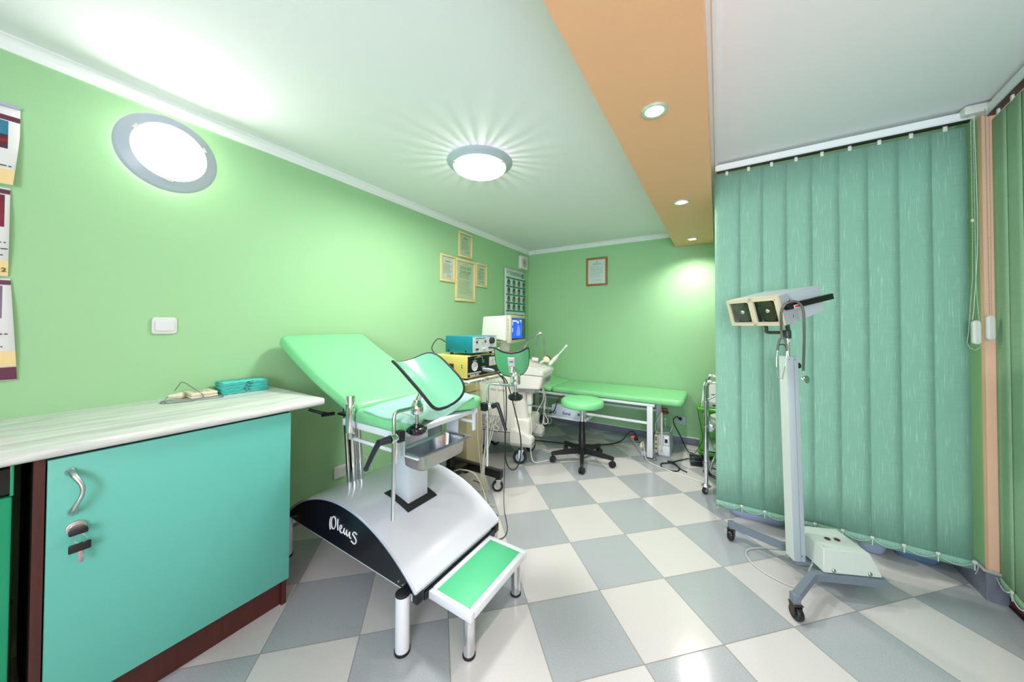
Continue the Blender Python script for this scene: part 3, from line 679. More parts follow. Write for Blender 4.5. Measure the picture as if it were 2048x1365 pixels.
# foot step
zs = .192
c = MB(); c.bb((-.925,.895,zs-.030),(-.722,.918,zs),.004); c.bb((-.925,1.262,zs-.030),(-.722,1.285,zs),.004); c.bb((-.925,.918,zs-.030),(-.903,1.262,zs),.002); c.bb((-.745,.918,zs-.030),(-.722,1.262,zs),.004)
st = ec('footstep', c, mat('step_white',(226,230,240),.35,coat=.2), label='white framed pull out footstep')
ec('step_mat', MB().bb((-.903,.918,zs-.02),(-.745,1.262,zs-.002),.001), mat('step_green',(84,196,140),.5,var=.02), parent=st)
ec('gap_panel', MB().bb((-.935,.88,.165),(-.926,1.33,.196)), black_pl, parent=st)
for y in (.940,1.262):
    lg = ec('step_leg', MB().cyl((-.765,y,.006),(-.765,y,zs-.030),.021,seg=32), chrome, parent=st, label='polished chrome step leg')
for y in (.940,1.262): ec('step_foot', MB().cyl((-.765,y,0),(-.765,y,.007),.0235,seg=28), black_rub, parent=st)
for y in (.955,1.277):
    c = MB(); c.lathe([(.005,-.001),(.0065,-.001),(.0065,.001),(.005,.001)],(-.742,y,zs-.034),(1,.4,0),closed=True,seg=16); ec('pull_ring', c, chrome, parent=st)
# column
cx0,cx1,cy0,cy1 = -1.285,-1.19,1.025,1.142
za = archz(-1.24)
col = ec('column', MB().bb((cx0,cy0,.33),(cx1,cy1,.735),.003), mat('column_white',(206,214,226),.3,coat=.3,var=.01))
c = MB(); c.grid(lambda u,v: Vector((cx0-.035+(.165)*u, cy0-.03+.175*v, archz(cx0-.035+.165*u)+.0022)),12,2); ec('column_gasket', c, black_rub, solid=.003, flat=True)
for y in (.938,1.272):
    c = MB(); c.bb((-1.20,y-.002,.655),(-1.10,y+.002,.765)); 
    ec('tray_bracket', MB().bb((-1.19,y-.004,.640),(-1.115,y+.004,.765),.001), mat('bracket_white',(204,216,222),.35), label='flat white tray bracket')
c = MB(); c.bb((-1.19,.942,.70),(-1.187,1.268,.765)); c.bb((-1.30,.90,.742),(-1.05,1.31,.762),.002); ec('seat_carrier', c, mat('bracket_white',(204,216,222),.35))
c = MB(); [c.cyl((-1.186,y,z),(-1.178,y,z),.006,seg=6) for y in (1.02,1.13) for z in (.715,)]; ec('carrier_bolt', c, steel)
# seat frame rails
ec('side_rail', MB().bb((-1.44,.862,.735),(-1.06,.872,.764),.002), white_metal); ec('side_rail', MB().bb((-1.44,1.350,.735),(-1.06,1.360,.764),.002), white_metal)
ec('lower_rail', MB().bb((-1.40,.862,.680),(-1.075,.872,.694),.002), white_metal); ec('lower_rail', MB().bb((-1.40,1.350,.680),(-1.075,1.360,.694),.002), white_metal)
for q in ((.855,.872),(1.352,1.37)): ec('rail_end_plate', MB().bb((-1.092,q[0],.640),(-1.078,q[1],.765),.002), white_metal)
# seat cushion with a shallow cutout in the front
ol = []
for k in range(7): ol.append((-1.335+.005*k*0, .865+ (1.385-.865)*0)) if k<0 else None
SX0,SX1,SY0,SY1 = -1.335,-1.025,.845,1.385
ol = [(SX0+.02,SY0),( -1.2,SY0),(-1.10,SY0),(-1.055,SY0+.008),(-1.032,SY0+.03),(-1.025,SY0+.065)]
for k in range(1,12):
    t = k/12; y = SY0+.065+(SY1-SY0-.13)*t; ol.append((-1.025-.085*sin(pi*t)**1.5, y))
ol += [(-1.025,SY1-.065),(-1.032,SY1-.03),(-1.055,SY1-.008),(-1.10,SY1),(-1.2,SY1),(SX0+.02,SY1),(SX0,SY1-.02)]+[(SX0,SY1-.02-(SY1-SY0-.04)*k/6) for k in range(1,6)]+[(SX0,SY0+.02)]
seat = ec('seat_cushion', MB().pillow(ol,.765,.824,.024,None,.004), vinyl, ang=60)
# back rest
ub = Vector((-.730,0,.300)).normalized(); nb_ = Vector((.300,0,.730)).normalized()
Mb = frame((-1.345,1.115,.775), ub, (0,-1,0), nb_)   # local x up the back, y across, z out of the pad
Lb = .80
ol = [(x,y) for x,y in rrect(0,-.262,Lb,.262,.045,6)]
dense = []
for i in range(len(ol)):
    a, b2 = ol[i], ol[(i+1)%len(ol)]; d = sqrt((a[0]-b2[0])**2+(a[1]-b2[1])**2); n = max(1,int(d/.09))
    for k in range(n): dense.append((a[0]+(b2[0]-a[0])*k/n, a[1]+(b2[1]-a[1])*k/n))
ec('backrest', MB().pillow(dense,0,.062,.028,Mb,.006,warp=lambda v: Vector((v.x,v.y*(1-.05*max(0,(v.x-.3))),v.z-.018*sin(pi*v.x/Lb)))), vinyl, ang=60)
ec('backrest_board', MB().bb((-1.60,.93,.742),(-1.36,1.30,.752),.002), black_pl)
c = MB(); c.cyl((-1.64,.98,.90),(-1.60,.98,.36),.001)
for (xt,yt,zt,rr_) in ((-1.665,1.005,.80,.010),(-1.640,1.020,.80,.019),(-1.618,1.045,.80,.012)):
    s_ = ec('gas_strut', MB().cyl((xt,yt,zt),(xt+.035,yt+.01,archz(-1.6)-.01),rr_,seg=24), chrome, label='chrome gas strut')
c = MB(); c.tube([(-1.68,.93,.735),(-1.70,.90,.745),(-1.73,.86,.765)],.007,10,3); c.cyl((-1.68,.96,.730),(-1.68,.90,.735),.009); ec('release_lever', c, black_pl)
# vertical chrome socket beside the seat
c = MB(); c.cyl((-1.338,.836,.726),(-1.338,.836,.884),.0185,seg=32,bev=.002); ec('rail_post', c, chrome, label='upright polished chrome post beside the seat')
c = MB(); c.sph((-1.325,.845,.722),.006); c.sph((-1.35,.845,.722),.006); c.cyl((-1.338,.836,.70),(-1.338,.836,.727),.012); ec('post_clamp', c, steel)
# stirrups
def eul(a,b,c):
    return Matrix.Rotation(a,3,'Z') @ Matrix.Rotation(b,3,'Y') @ Matrix.Rotation(c,3,'X')
def padf(C, E_, L, Rr, ph, sgn=1):
    M3 = eul(*E_); C = Vector(C)
    def f(u,v,off=0):
        r = Rr-off
        return C + M3@Vector((u*L/2, r*sin(ph*v), Rr-r*cos(ph*v)))
    return f, M3
def sq(r, a, n=4.0):
    c_, s_ = cos(a), sin(a)
    return r*math.copysign(abs(c_)**(2/n),c_), r*math.copysign(abs(s_)**(2/n),s_)
def leg_pad(side, C, E_, L, Rr, ph, parent, par_name):
    f, M3 = padf(C,E_,L,Rr,ph)
    for nm, off, mm in (('pad_cushion',.009,pad_m),('pad_shell',-.001,mat('pad_back_green',(96,190,132),.35,var=.02))):
        c = MB(); K = 56; rings = []
        for r_ in (.001,.2,.4,.6,.8,.92,.985):
            bul = (.004*(1-r_**4) if off>0 else 0)
            rings.append([c.bm.verts.new(f(*sq(r_,2*pi*k/K),off=off+bul)) for k in range(K)])
        rim2 = [c.bm.verts.new(f(*sq(.985,2*pi*k/K),off=off-.006 if off>0 else .004)) for k in range(K)]; rings.append(rim2)
        for a, b2 in zip(rings, rings[1:]):
            for k in range(K): c.bm.faces.new((a[k],a[(k+1)%K],b2[(k+1)%K],b2[k]))
        o = ec(nm, c, mm, parent=parent, ang=60)
    c = MB(); c.tube([f(*sq(1,2*pi*k/64),off=.003) for k in range(64)], .0058, 8, 0, closed=True); ec('pad_rim', c, black_rub, parent=parent, label='black rubber pad rim')
    return f, M3
for side in (0,1):
    if side==0:
        rx, ry, sy = -1.010, .800, 1; cup = Vector((-1.0,.90,0)); zc0, zc1 = .841, .882; arm_z=.866; zb=.474
    else:
        rx, ry, sy = -1.014, 1.385, -1; cup = Vector((-.853,1.398,0)); zc0, zc1 = .896, .945; arm_z=.888; zb=.462
    r = .0072
    pts = [(rx,ry,zb),(rx,ry,arm_z-.02),(rx+(.0 if side==0 else .004),ry+(.004 if side==0 else 0),arm_z-.006),(rx+(0 if side==0 else .02),ry+(.02 if side==0 else 0),arm_z),(cup.x,cup.y,arm_z)]
    rod = ec('stirrup_rod', MB().tube(pts[:2]+[pts[2],pts[3],pts[4]],r,16,1), chrome if side==0 else chrome, label='bent chrome stirrup rod')
    cl = ec('clamp_block', MB().bb((rx-.016,ry+(.012 if side==0 else -.040),.752),(rx+.016,ry+(.040 if side==0 else -.012),.792),.003), black_pl)
    c = MB(); c.cyl((rx,ry-.016,.772),(rx,ry+.012,.772),.0165,seg=28,bev=.002) if side==0 else c.cyl((rx+.008,ry-.012,.772),(rx+.03,ry+.016,.772),.0165,seg=28,bev=.002)
    ec('clamp_collar', c, chrome, parent=cl)
    c = MB()
    if side==0: c.cyl((rx,ry-.016,.772),(rx-.012,ry-.055,.768),.014,.011,seg=20); c.tube([(rx-.012,ry-.05,.772),(rx-.035,ry-.055,.735),(rx-.075,ry-.06,.665)],lambda t:.011-.003*t,14,4); c.sph((rx-.075,ry-.06,.665),.0095)
    else: c.cyl((rx+.03,ry,.772),(rx+.06,ry+.005,.785),.013,.012,seg=20); c.tube([(rx+.056,ry+.004,.79),(rx+.075,ry+.005,.75),(rx+.105,ry+.01,.665)],lambda t:.0105-.003*t,14,4); c.sph((rx+.105,ry+.01,.665),.0085)
    ec('clamp_lever', c, mat('lever_dark',(28,32,44),.4), parent=cl)
    cp2 = ec('joint_cup', MB().lathe([(.003,0),(.0225,.0),(.0245,.003),(.0245,zc1-zc0-.012),(.0225,zc1-zc0-.006),(.018,zc1-zc0),(.014,zc1-zc0+.012),(.003,zc1-zc0+.014)],(cup.x,cup.y,zc0),seg=36), chrome)
    c = MB(); c.cyl((cup.x,cup.y,zc0-.05),(cup.x,cup.y,zc0+.002),.0065,seg=16); ec('joint_screw', c, steel, parent=cp2)
    zk = zc0-.062
    c = MB(); c.lathe([(.002,-.012),(.012,-.012),(.026,-.016),(.034,-.010),(.036,0),(.033,.008),(.026,.011),(.016,.006),(.013,.022),(.003,.024)],(cup.x,cup.y,zk),seg=32)
    for k in range(6): c.sph((cup.x+.031*cos(k*pi/3),cup.y+.031*sin(k*pi/3),zk),.010,(1,1,.9),10)
    ec('hand_knob', c, mat('knob_black',(20,22,30),.25,var=.02), parent=cp2)
    if side==0: f, M3 = leg_pad(0,(-.977,.919,.955),(.081,.655,.117),.262,.131,1.0,rod,'')
    else: f, M3 = leg_pad(1,(-.879,1.404,.984),(2.086,.644,-.004),.230,.093,1.19,rod,'')
    ctr = f(0,0) if side==0 else f(.15,0)
    c = MB(); top = Vector((cup.x,cup.y,zc1+.004)); c.cyl(top, ctr, .011, .009, seg=20); c.sph(top,.012); ec('ball_joint', c, chrome, parent=cp2)
    if side==1:
        q = MB(); K_=6
        q.grid(lambda u,v: f(-.78+1.65*v, (u-.5)*.30, off=-.0045), 4, 10); ec('mounting_plate', q, white_pl, parent=rod, solid=.002)
        c = MB(); a0 = f(-.05,0,off=-.008); n_ = (M3@Vector((0,0,-1))).normalized(); c.cyl(f(.05,0,off=-.005), f(.05,0,off=-.03)+Vector((0,0,-.01)), .017, .014, seg=24); ec('pivot_head', c, chrome, parent=rod)
        c = MB(); c.box(f(-.45,0,off=-.008),(.016,.008,.004)); ec('plate_mark', c, mat('mark_blue',(60,80,120),.4), parent=rod)

tr = Thing('instrument_tray','shallow stainless steel tray in the rails under the seat of the examination chair','tray',(-1.105,1.105,.565))
c = MB(); X0,X1,Ya,Yb_ = -1.182,-1.022,.945,1.265
def ring(x0,y0,x1,y1,r,z): return [Vector((x,y,z)) for x,y in rrect(x0,y0,x1,y1,r,6)]
L_ = [ring(X0,Ya,X1,Yb_,.008,.644),ring(X0,Ya,X1,Yb_,.008,.650),ring(X0+.014,Ya+.014,X1-.014,Yb_-.014,.03,.650),ring(X0+.018,Ya+.018,X1-.018,Yb_-.018,.03,.640),ring(X0+.022,Ya+.024,X1-.022,Yb_-.024,.03,.585),ring(X0+.034,Ya+.036,X1-.034,Yb_-.036,.025,.572)]
L2 = [ring(X0+.034,Ya+.036,X1-.034,Yb_-.036,.025,.570),ring(X0+.020,Ya+.022,X1-.020,Yb_-.022,.03,.583),ring(X0+.015,Ya+.015,X1-.015,Yb_-.015,.03,.640),ring(X0+.013,Ya+.013,X1-.013,Yb_-.013,.03,.648)]
def rings_to(mb, R_, cap0=False, cap1=False):
    V = [[mb.bm.verts.new(p) for p in r] for r in R_]; n=len(V[0])
    for a,b2 in zip(V,V[1:]):
        for k in range(n): mb.bm.faces.new((a[k],a[(k+1)%n],b2[(k+1)%n],b2[k]))
    if cap0: mb.bm.faces.new(V[0])
    if cap1: mb.bm.faces.new(V[-1])
rings_to(c, L_, cap1=True); tr.part('basin', c, mat('tray_steel',(196,200,206),.16,1,var=.04,vscale=50), world=True, ang=50)
c = MB(); rings_to(c, L2, cap0=True); tr.part('outer_wall', c, mat('tray_outer',(186,180,176),.34,1,var=.1,vscale=70), world=True, ang=50)
for y in (.937,1.263):
    EC.part('tray_rail', MB().bb((-1.19,y,.636),(-1.035,y+.008,.643),.001), white_metal, world=True)

# paper sheet draped on the seat
# outline in unrolled sheet coordinates: (x, y, extra length hanging over the front edge)
def front_x(y): return -1.025-.085*max(0,sin(pi*min(1,max(0,(y-.91)/(1.32-.91)))))**1.5
FY = [(.846,.0),(.862,.018),(.885,.030),(.915,.034),(.95,.030),(.99,.042),(1.04,.062),(1.09,.070),(1.14,.070),(1.19,.055),(1.23,.030),(1.27,.010),(1.31,-.012)]
O_ = [(-1.275,.852),(-1.292,.95),(-1.312,1.06),(-1.318,1.18),(-1.305,1.28),(-1.20,1.325),(-1.12,1.34)]+[(front_x(y)+e,y) for y,e in reversed(FY)]+[(-1.10,.843),(-1.19,.845)]
def sheet_pt(p, cen, f_):
    x = cen[0]+(p[0]-cen[0])*f_; y = cen[1]+(p[1]-cen[1])*f_
    fx = front_x(y); over = x-(fx-.018)
    z = .8320+.0022*sin(x*40)*sin(y*31)
    if over > 0:
        R0 = .030; a = min(over/R0, 1.35); 
        X = fx-.018+R0*sin(a); Z = z-R0*(1-cos(a)); rest = max(0,over-R0*1.35)
        X += rest*cos(1.35); Z -= rest*sin(1.35); x, z = X+.003, Z
    side = max(0,.868-y); z -= side*.55
    return Vector((x,y,z))
DO = []
for i in range(len(O_)):
    a,b2 = O_[i],O_[(i+1)%len(O_)]
    for k in range(4): DO.append((a[0]+(b2[0]-a[0])*k/4, a[1]+(b2[1]-a[1])*k/4))
cen = (-1.17,1.09); c = MB(); V = [[c.bm.verts.new(sheet_pt(p,cen,f_)) for p in DO] for f_ in (.02,.2,.4,.6,.7,.76,.82,.87,.91,.94,.97,1.0)]
for a,b2 in zip(V,V[1:]):
    n=len(a)
    for k in range(n): c.bm.faces.new((a[k],a[(k+1)%n],b2[(k+1)%n],b2[k]))
tp = Thing('paper_sheet','pale aqua ribbed disposable paper sheet with red printing draped over the chair seat','paper sheet',(-1.17,1.09,.83))
sheet_o = tp.part('sheet', c, tissue_m, world=True, solid=.0008, ang=80)
tx = MB()
for (x,y) in ((-1.050,.885),(-1.085,.95),(-1.120,1.035),(-1.125,1.12),(-1.11,1.20),(-1.10,1.28)):
    p = sheet_pt((x,y),cen,1); tx.text('Novynette',.019,frame((p.x,p.y,p.z+.0022),(-1,-.2,.15),(.15,-1,.0)),.0001)
tp.part('red_printing', tx, mat('print_red',(214,120,120),.8), parent=sheet_o, world=True, flat=True)

# ================================================================== EQUIPMENT TROLLEY AND GENERATORS
def caster(T, x, y, ztop, R, ang, body=None, tyre=None, hub=None, w=.022, off=.02, parent=None):
    """swivel caster: fork, tyre, hub (world coordinates)"""
    body = body or steel; tyre = tyre or black_rub; hub = hub or alu
    ca, sa = cos(ang), sin(ang); ox, oy = x-ca*off, y-sa*off; ax = Vector((-sa,ca,0))
    c = MB(); c.cyl((x,y,2*R*.86),(x,y,ztop),.008,seg=12)
    zt = 2*R+.006
    c.box(((x+ox)/2,(y+oy)/2,zt),(off+2*.016,w+.012,.004),.001,(0,0,ang))
    for s_ in (-1,1):
        p = Vector((ox,oy,0))+ax*s_*(w/2+.004)
        M = frame((p.x,p.y,0),(ca,sa,0),(0,0,1)) @ Matrix.Translation((0,0,-.001))
        c.prism([(-.010,R-.008),(.010,R-.008),(off+.014,zt),(-.010,zt)], M, .002)
    fk = T.part('caster_fork', c, body, world=True, parent=parent)
    o = Vector((ox,oy,R)); c = MB(); c.lathe([(R*.62,-w/2),(R*.93,-w/2),(R,-w*.3),(R,w*.3),(R*.93,w/2),(R*.62,w/2)],o,ax,seg=32,closed=True)
    T.part('caster_wheel', c, tyre, world=True, parent=fk if not parent else parent)
    c = MB(); c.lathe([(.002,-w*.52),(R*.25,-w*.56),(R*.3,-w*.35),(R*.5,-w*.38),(R*.63,-w*.45),(R*.63,w*.45),(R*.5,w*.38),(R*.3,w*.35),(R*.25,w*.56),(.002,w*.52)],o,ax,seg=28)
    T.part('caster_hub', c, hub, world=True, parent=fk if not parent else parent)

ET = Thing('equipment_trolley','black legged equipment trolley with a chrome edged shelf behind the examination chair','trolley',(-1.55,1.82,0))
def et(n,mb,m,parent=None,**k): return ET.part(n,mb,m,parent=parent,world=True,**k)
et('base_rail', MB().bb((-1.82,1.95,.095),(-1.315,1.99,.150),.002), black_pl)
et('base_rail', MB().bb((-1.82,1.595,.095),(-1.42,1.635,.150),.002), black_pl)
et('cross_beam', MB().bb((-1.66,1.636,.10),(-1.60,1.949,.145),.002), black_pl)
et('post', MB().bb((-1.665,1.775,.146),(-1.625,1.825,.815),.002), black_pl)
for x,y,a in ((-1.335,1.97,.6),(-1.80,1.97,.6),(-1.44,1.615,.7),(-1.80,1.615,.4)): caster(ET,x,y,.097,.040,a,w=.022,off=.012)
et('shelf', MB().bb((-1.66,1.61,.818),(-1.335,2.10,.832),.002), white_pl)
c = MB(); c.tube([(-1.66,1.60,.826),(-1.335,1.60,.826),(-1.318,1.61,.826),(-1.312,1.63,.826),(-1.312,2.08,.826),(-1.318,2.10,.826),(-1.335,2.112,.826),(-1.66,2.112,.826)],.007,10,0); et('shelf_rail', c, chrome)
c = MB(); c.cyl((-1.62,1.74,.33),(-1.62,1.86,.33),.014); c.box((-1.61,1.76,.33),(.03,.05,.03),.004); et('pole_clamp', c, steel)
gc = Thing('gas_cylinder','grey mesh wrapped gas cylinder standing behind the column of the chair','gas cylinder',(-1.70,1.70,.1))
c = MB(); c.lathe([(.003,0),(.048,0),(.053,.008),(.053,.46),(.046,.51),(.026,.545),(.014,.56),(.003,.56)],(-1.71,1.70,.146),seg=32); gc.part('cylinder_body', c, mat('cylinder_grey',(138,150,158),.45,.2,var=.1,vscale=80), world=True)
c = MB(); c.cyl((-1.71,1.70,.705),(-1.71,1.70,.75),.012); c.box((-1.71,1.70,.735),(.05,.02,.02),.003); gc.part('valve', c, steel, world=True)
bt = Thing('louvred_box','tall beige metal box with ventilation louvres behind the equipment trolley','equipment box',(-1.80,2.15,0))
bt.part('casing', MB().bb((-1.90,2.05,.03),(-1.705,2.25,.64),.006), beige_tower, world=True)
bt.part('top_handle', MB().bb((-1.84,2.07,.645),(-1.71,2.23,.70),.006), mat('tower_top',(222,206,150),.5), world=True)
bt.part('top_slot', MB().bb((-1.98,2.065,.615),(-1.715,2.10,.625)), black_pl, world=True) if 0 else None
c = MB(); [c.box((-1.80,2.046,.07+.0135*i),(.16,.008,.006),.001) for i in range(11)]; bt.part('louvres', c, beige_tower, world=True)
bt.part('plinth', MB().bb((-1.89,2.06,0),(-1.715,2.24,.029)), black_pl, world=True)

YG = Thing('coagulation_unit','yellow electrosurgical generator with a black front panel on the trolley shelf','generator',(-1.48,1.865,.833))
y0,y1,xf,xb,z0,z1 = 1.632,2.092,-1.36,-1.645,.846,.990
yb_ = YG.part('casing', MB().bb((xb,y0,z0),(xf,y1,z1),.007,3), yellow_m, world=True)
YG.part('front_panel', MB().bb((xf,y0+.008,z0+.006),(xf+.003,y1-.008,z1-.005),.001), mat('panel_black',(20,20,22),.35,var=.05), world=True)
for x in (xb+.03,xf-.03):
    for y in (y0+.03,y1-.03): YG.part('foot', MB().cyl((x,y,.833),(x,y,.847),.012), black_rub, world=True)
Mp = frame((xf+.0034,y0,z0),(0,1,0),(0,0,1))
def atp(u,v,w=0): return Mp@Vector((u,v,w))
g = YG.part('gauge', MB().lathe([(.003,.0),(.024,.0),(.028,.004),(.030,.004),(.030,-.001)],atp(.075,.072),(1,0,0),seg=36), mat('gauge_face',(216,220,220),.35), world=True)
c = MB(); c.box(atp(.079,.077,.006),(.001,.022,.003),0,(radians(35),0,0)); [c.box(atp(.075+.023*cos(a),.072+.023*sin(a),.0055),(.0006,.004,.0014),0,(a,0,0)) for a in [radians(-40+28*k) for k in range(10)]]
YG.part('gauge_marks', c, ink_m, parent=g, world=True, flat=True)
mt = YG.part('meter', MB().bb(atp(.235,.060,0),atp(.325,.122,.006),.002), mat('meter_face',(206,212,206),.35), world=True)
c = MB(); c.tube([atp(.245+.07*t,.085+.02*sin(pi*t),.0066) for t in [k/8 for k in range(9)]],.0009,5,0); c.tube([atp(.28,.066,.0066),atp(.265,.092,.0066)],.0008,5,0); YG.part('meter_scale', c, ink_m, parent=mt, world=True)
c = MB()
c.tube([atp(.078,.112),atp(.078,.126),atp(.158,.130),atp(.158,.112)],.0013,4,0)
textlines(c, frame(atp(.055,.104,.001),(0,1,0),(0,0,1)),0,.045,0,.004,1,.004,3); textlines(c, frame(atp(.10,.132,.001),(0,1,0),(0,0,1)),0,.04,0,.004,1,.004,4); textlines(c, frame(atp(.26,.130,.001),(0,1,0),(0,0,1)),0,.05,0,.004,1,.004,5)
c.tube([atp(.155,.052),atp(.155,.062),atp(.19,.062),atp(.19,.050)],.0012,4,0)
c.text('ELEKTROKONIZATOR',.0135,frame(atp(.077,.029,.0006),(0,1,0),(0,0,1)),.0003,bold=.0004); c.text('DAVOM  EP-0',.0155,frame(atp(.075,.014,.0006),(0,1,0),(0,0,1)),.0003,bold=.0005)
YG.part('panel_lettering', c, mat('lettering_white',(230,232,232),.5), world=True, flat=True)
YG.part('rocker_switch', MB().bb(atp(.150,.088,0),atp(.176,.112,.006),.002), mat('switch_green',(30,120,90),.4), world=True)
YG.part('side_socket', MB().bb((-1.545,y0-.018,.895),(-1.47,y0+.002,.935),.003), black_pl, world=True)
c = MB(); [c.cyl((-1.40,y0-.002,z),(-1.40,y0+.002,z),.005,seg=10) for z in (.914,.928)]; YG.part('side_screws', c, steel, world=True)
hp = Thing('plug_connector','grey ribbed cable plug in the front of the yellow generator','plug',(xf,1.78,.89))
a0 = Vector(atp(.165,.045,.0)); d0 = Vector((1,.35,-.12)).normalized()
c = MB(); c.lathe([(.004,0),(.012,0),(.012,.008),(.014,.009),(.014,.016),(.011,.017),(.011,.022),(.0135,.023),(.0135,.062),(.010,.066),(.010,.072),(.006,.078),(.005,.084)],a0,d0,seg=24); hp.part('plug_body', c, mat('plug_grey',(150,160,168),.3,.6), world=True)
e0 = a0+d0*.082
def cord(name,label,pts,r,m,group=None,seg=7,T=None):
    if T: return T.part(name, MB().tube(pts,r,seg,6), m, world=True)
    return solo(name, MB().tube(pts,r,seg,6), m, label, 'cable', group)
cb = MB().tube([e0,e0+Vector((.03,.02,-.03)),(-1.24,1.90,.78),(-1.235,1.905,.60),(-1.24,1.90,.42),(-1.235,1.90,.27),(-1.215,1.93,.20),(-1.19,1.97,.20),(-1.175,2.0,.28),(-1.18,2.0,.42),(-1.215,1.98,.60),(-1.255,1.95,.78),(-1.29,1.93,.835)],.0042,8,8)
hp.part('cable', cb, black_rub, world=True)

TG = Thing('electrosurgical_unit','petrol blue boxed unit with light grey dial panel on top of the yellow generator','generator',(-1.46,1.80,.991))
y0,y1,xf,xb,z0,z1 = 1.668,1.942,-1.345,-1.578,1.005,1.116
TG.part('casing', MB().bb((xb,y0,z0),(xf,y1,z1),.002), teal_m, world=True)
TG.part('front_panel', MB().bb((xf,y0+.004,z0+.004),(xf+.002,y1-.006,z1-.004)), panel_grey, world=True)
for x in (xb+.03,xf-.03):
    for y in (y0+.03,y1-.03): TG.part('foot', MB().cyl((x,y,.991),(x,y,1.006),.011), black_rub, world=True)
Mp = frame((xf+.0022,y0,z0),(0,1,0),(0,0,1))
TG.part('dial', MB().lathe([(.003,.018),(.019,.018),(.021,.016),(.022,.002),(.024,0)],atp(.205,.078),(1,0,0),seg=32), mat('dial_black',(40,42,46),.3), world=True)
for (u,v,cl) in ((.045,.072,(24,50,56)),(.105,.072,(190,190,110)),(.137,.074,(24,60,120))): TG.part('push_button', MB().bb(atp(u-.008,v-.007,0),atp(u+.008,v+.007,.003),.001), mat('button_%d'%cl[0]+str(cl[2]),cl,.4), world=True)
TG.part('slide_switch', MB().bb(atp(.032,.020,0),atp(.060,.030,.006),.002), black_pl, world=True)
TG.part('output_socket', MB().bb(atp(.105,.020,0),atp(.140,.032,.005),.002), mat('socket_cream',(220,214,176),.4), world=True)
c = MB(); c.text('LANCETRON EP 30',.0125,frame(atp(.085,.096,.0004),(0,1,0),(0,0,1)),.0002,bold=.0003)
for q in ([(.025,.015),(.025,.085),(.066,.085),(.066,.015),(.025,.015)],[(.085,.012),(.085,.085),(.150,.085)],[(.122,.012),(.122,.075)],[(.16,.088),(.16,.105),(.25,.105),(.25,.05)]): c.tube([atp(a,b2,.0002) for a,b2 in q],.0004,4,0)
TG.part('panel_lettering', c, ink_m, world=True, flat=True)
c = MB(); [c.cyl((x,y0-.002,1.016),(x,y0+.001,1.016),.006,seg=12) for x in (-1.40,-1.55)]; TG.part('side_screws', c, black_pl, world=True)
jp = Thing('jack_lead','black jack plug with metal stem in the front of the petrol blue unit','plug',(-1.34,1.85,1.03))
a1 = Vector(atp(.175,.030,0)); d1 = Vector((1,.55,-.06)).normalized()
jp.part('plug_handle', MB().lathe([(.003,0),(.0065,.0),(.0065,.012),(.0045,.016),(.0045,.045),(.003,.047)],a1,d1,seg=16), black_pl, world=True)
jp.part('plug_tip', MB().cyl(a1+d1*.046,a1+d1*.078,.0028,seg=10), steel, world=True)
G3='thin pale leads hanging from the generators'
cord('lead_cord','thick black mains cord behind the generators by the left wall',[(-1.66,1.70,.96),(-1.72,1.68,1.02),(-1.70,1.72,1.09),(-1.62,1.74,1.06)],.0035,black_rub,T=TG)
rr = random.Random(12)
for i in range(7):
    ys = 1.655+.048*i; xx = -1.300+.004*(i%3)
    p = [(xx,ys,.835),(xx+.006*sin(i*2),ys+.012*cos(i*3),.68),(xx+.012*sin(i),1.70+(ys-1.70)*.62,.48),(-1.298+.004*(i%3),1.702+.006*i,.26),(-1.295,1.700+.012*i,.12),(-1.29-.02*(i%4),1.73+.012*i,.010),(-1.38-.02*(i%3),1.82-.006*i,.006),(-1.45+.03*(i%2),1.76-.012*i,.008),(-1.36,1.70+.010*i,.010),(-1.31+.012*i,1.78,.006+.001*i)]
    cord('hanging_lead',['thin pale lead nearest the chair hanging below the generators','thin pale lead hanging over the trolley edge and coiling on the floor'][i>0],p,.0018,mat('lead_cream',(206,204,184),.5),None,6,YG)
cord('mains_cable','thick white cable curving over the black trolley base behind the arched cover',[(-1.52,1.70,.20),(-1.44,1.68,.235),(-1.34,1.70,.22),(-1.28,1.72,.10),(-1.24,1.70,.02),(-1.20,1.66,.006),(-1.14,1.60,.006),(-1.10,1.55,.006)],.004,cord_white,T=ET)
cord('foot_switch_cord','thin black cord ending on the floor beside the arched base',[(-1.27,1.92,.80),(-1.21,1.85,.4),(-1.17,1.78,.06),(-1.10,1.70,.006),(-1.04,1.62,.005),(-1.02,1.55,.005),(-1.05,1.50,.005)],.0022,black_rub,T=YG)
cord('pedal_cord','black looped cord standing on the floor under the trolley',[(-1.42,1.78,.13),(-1.36,1.78,.12),(-1.33,1.77,.06),(-1.35,1.74,.006),(-1.42,1.70,.005)],.0032,black_rub,T=ET)

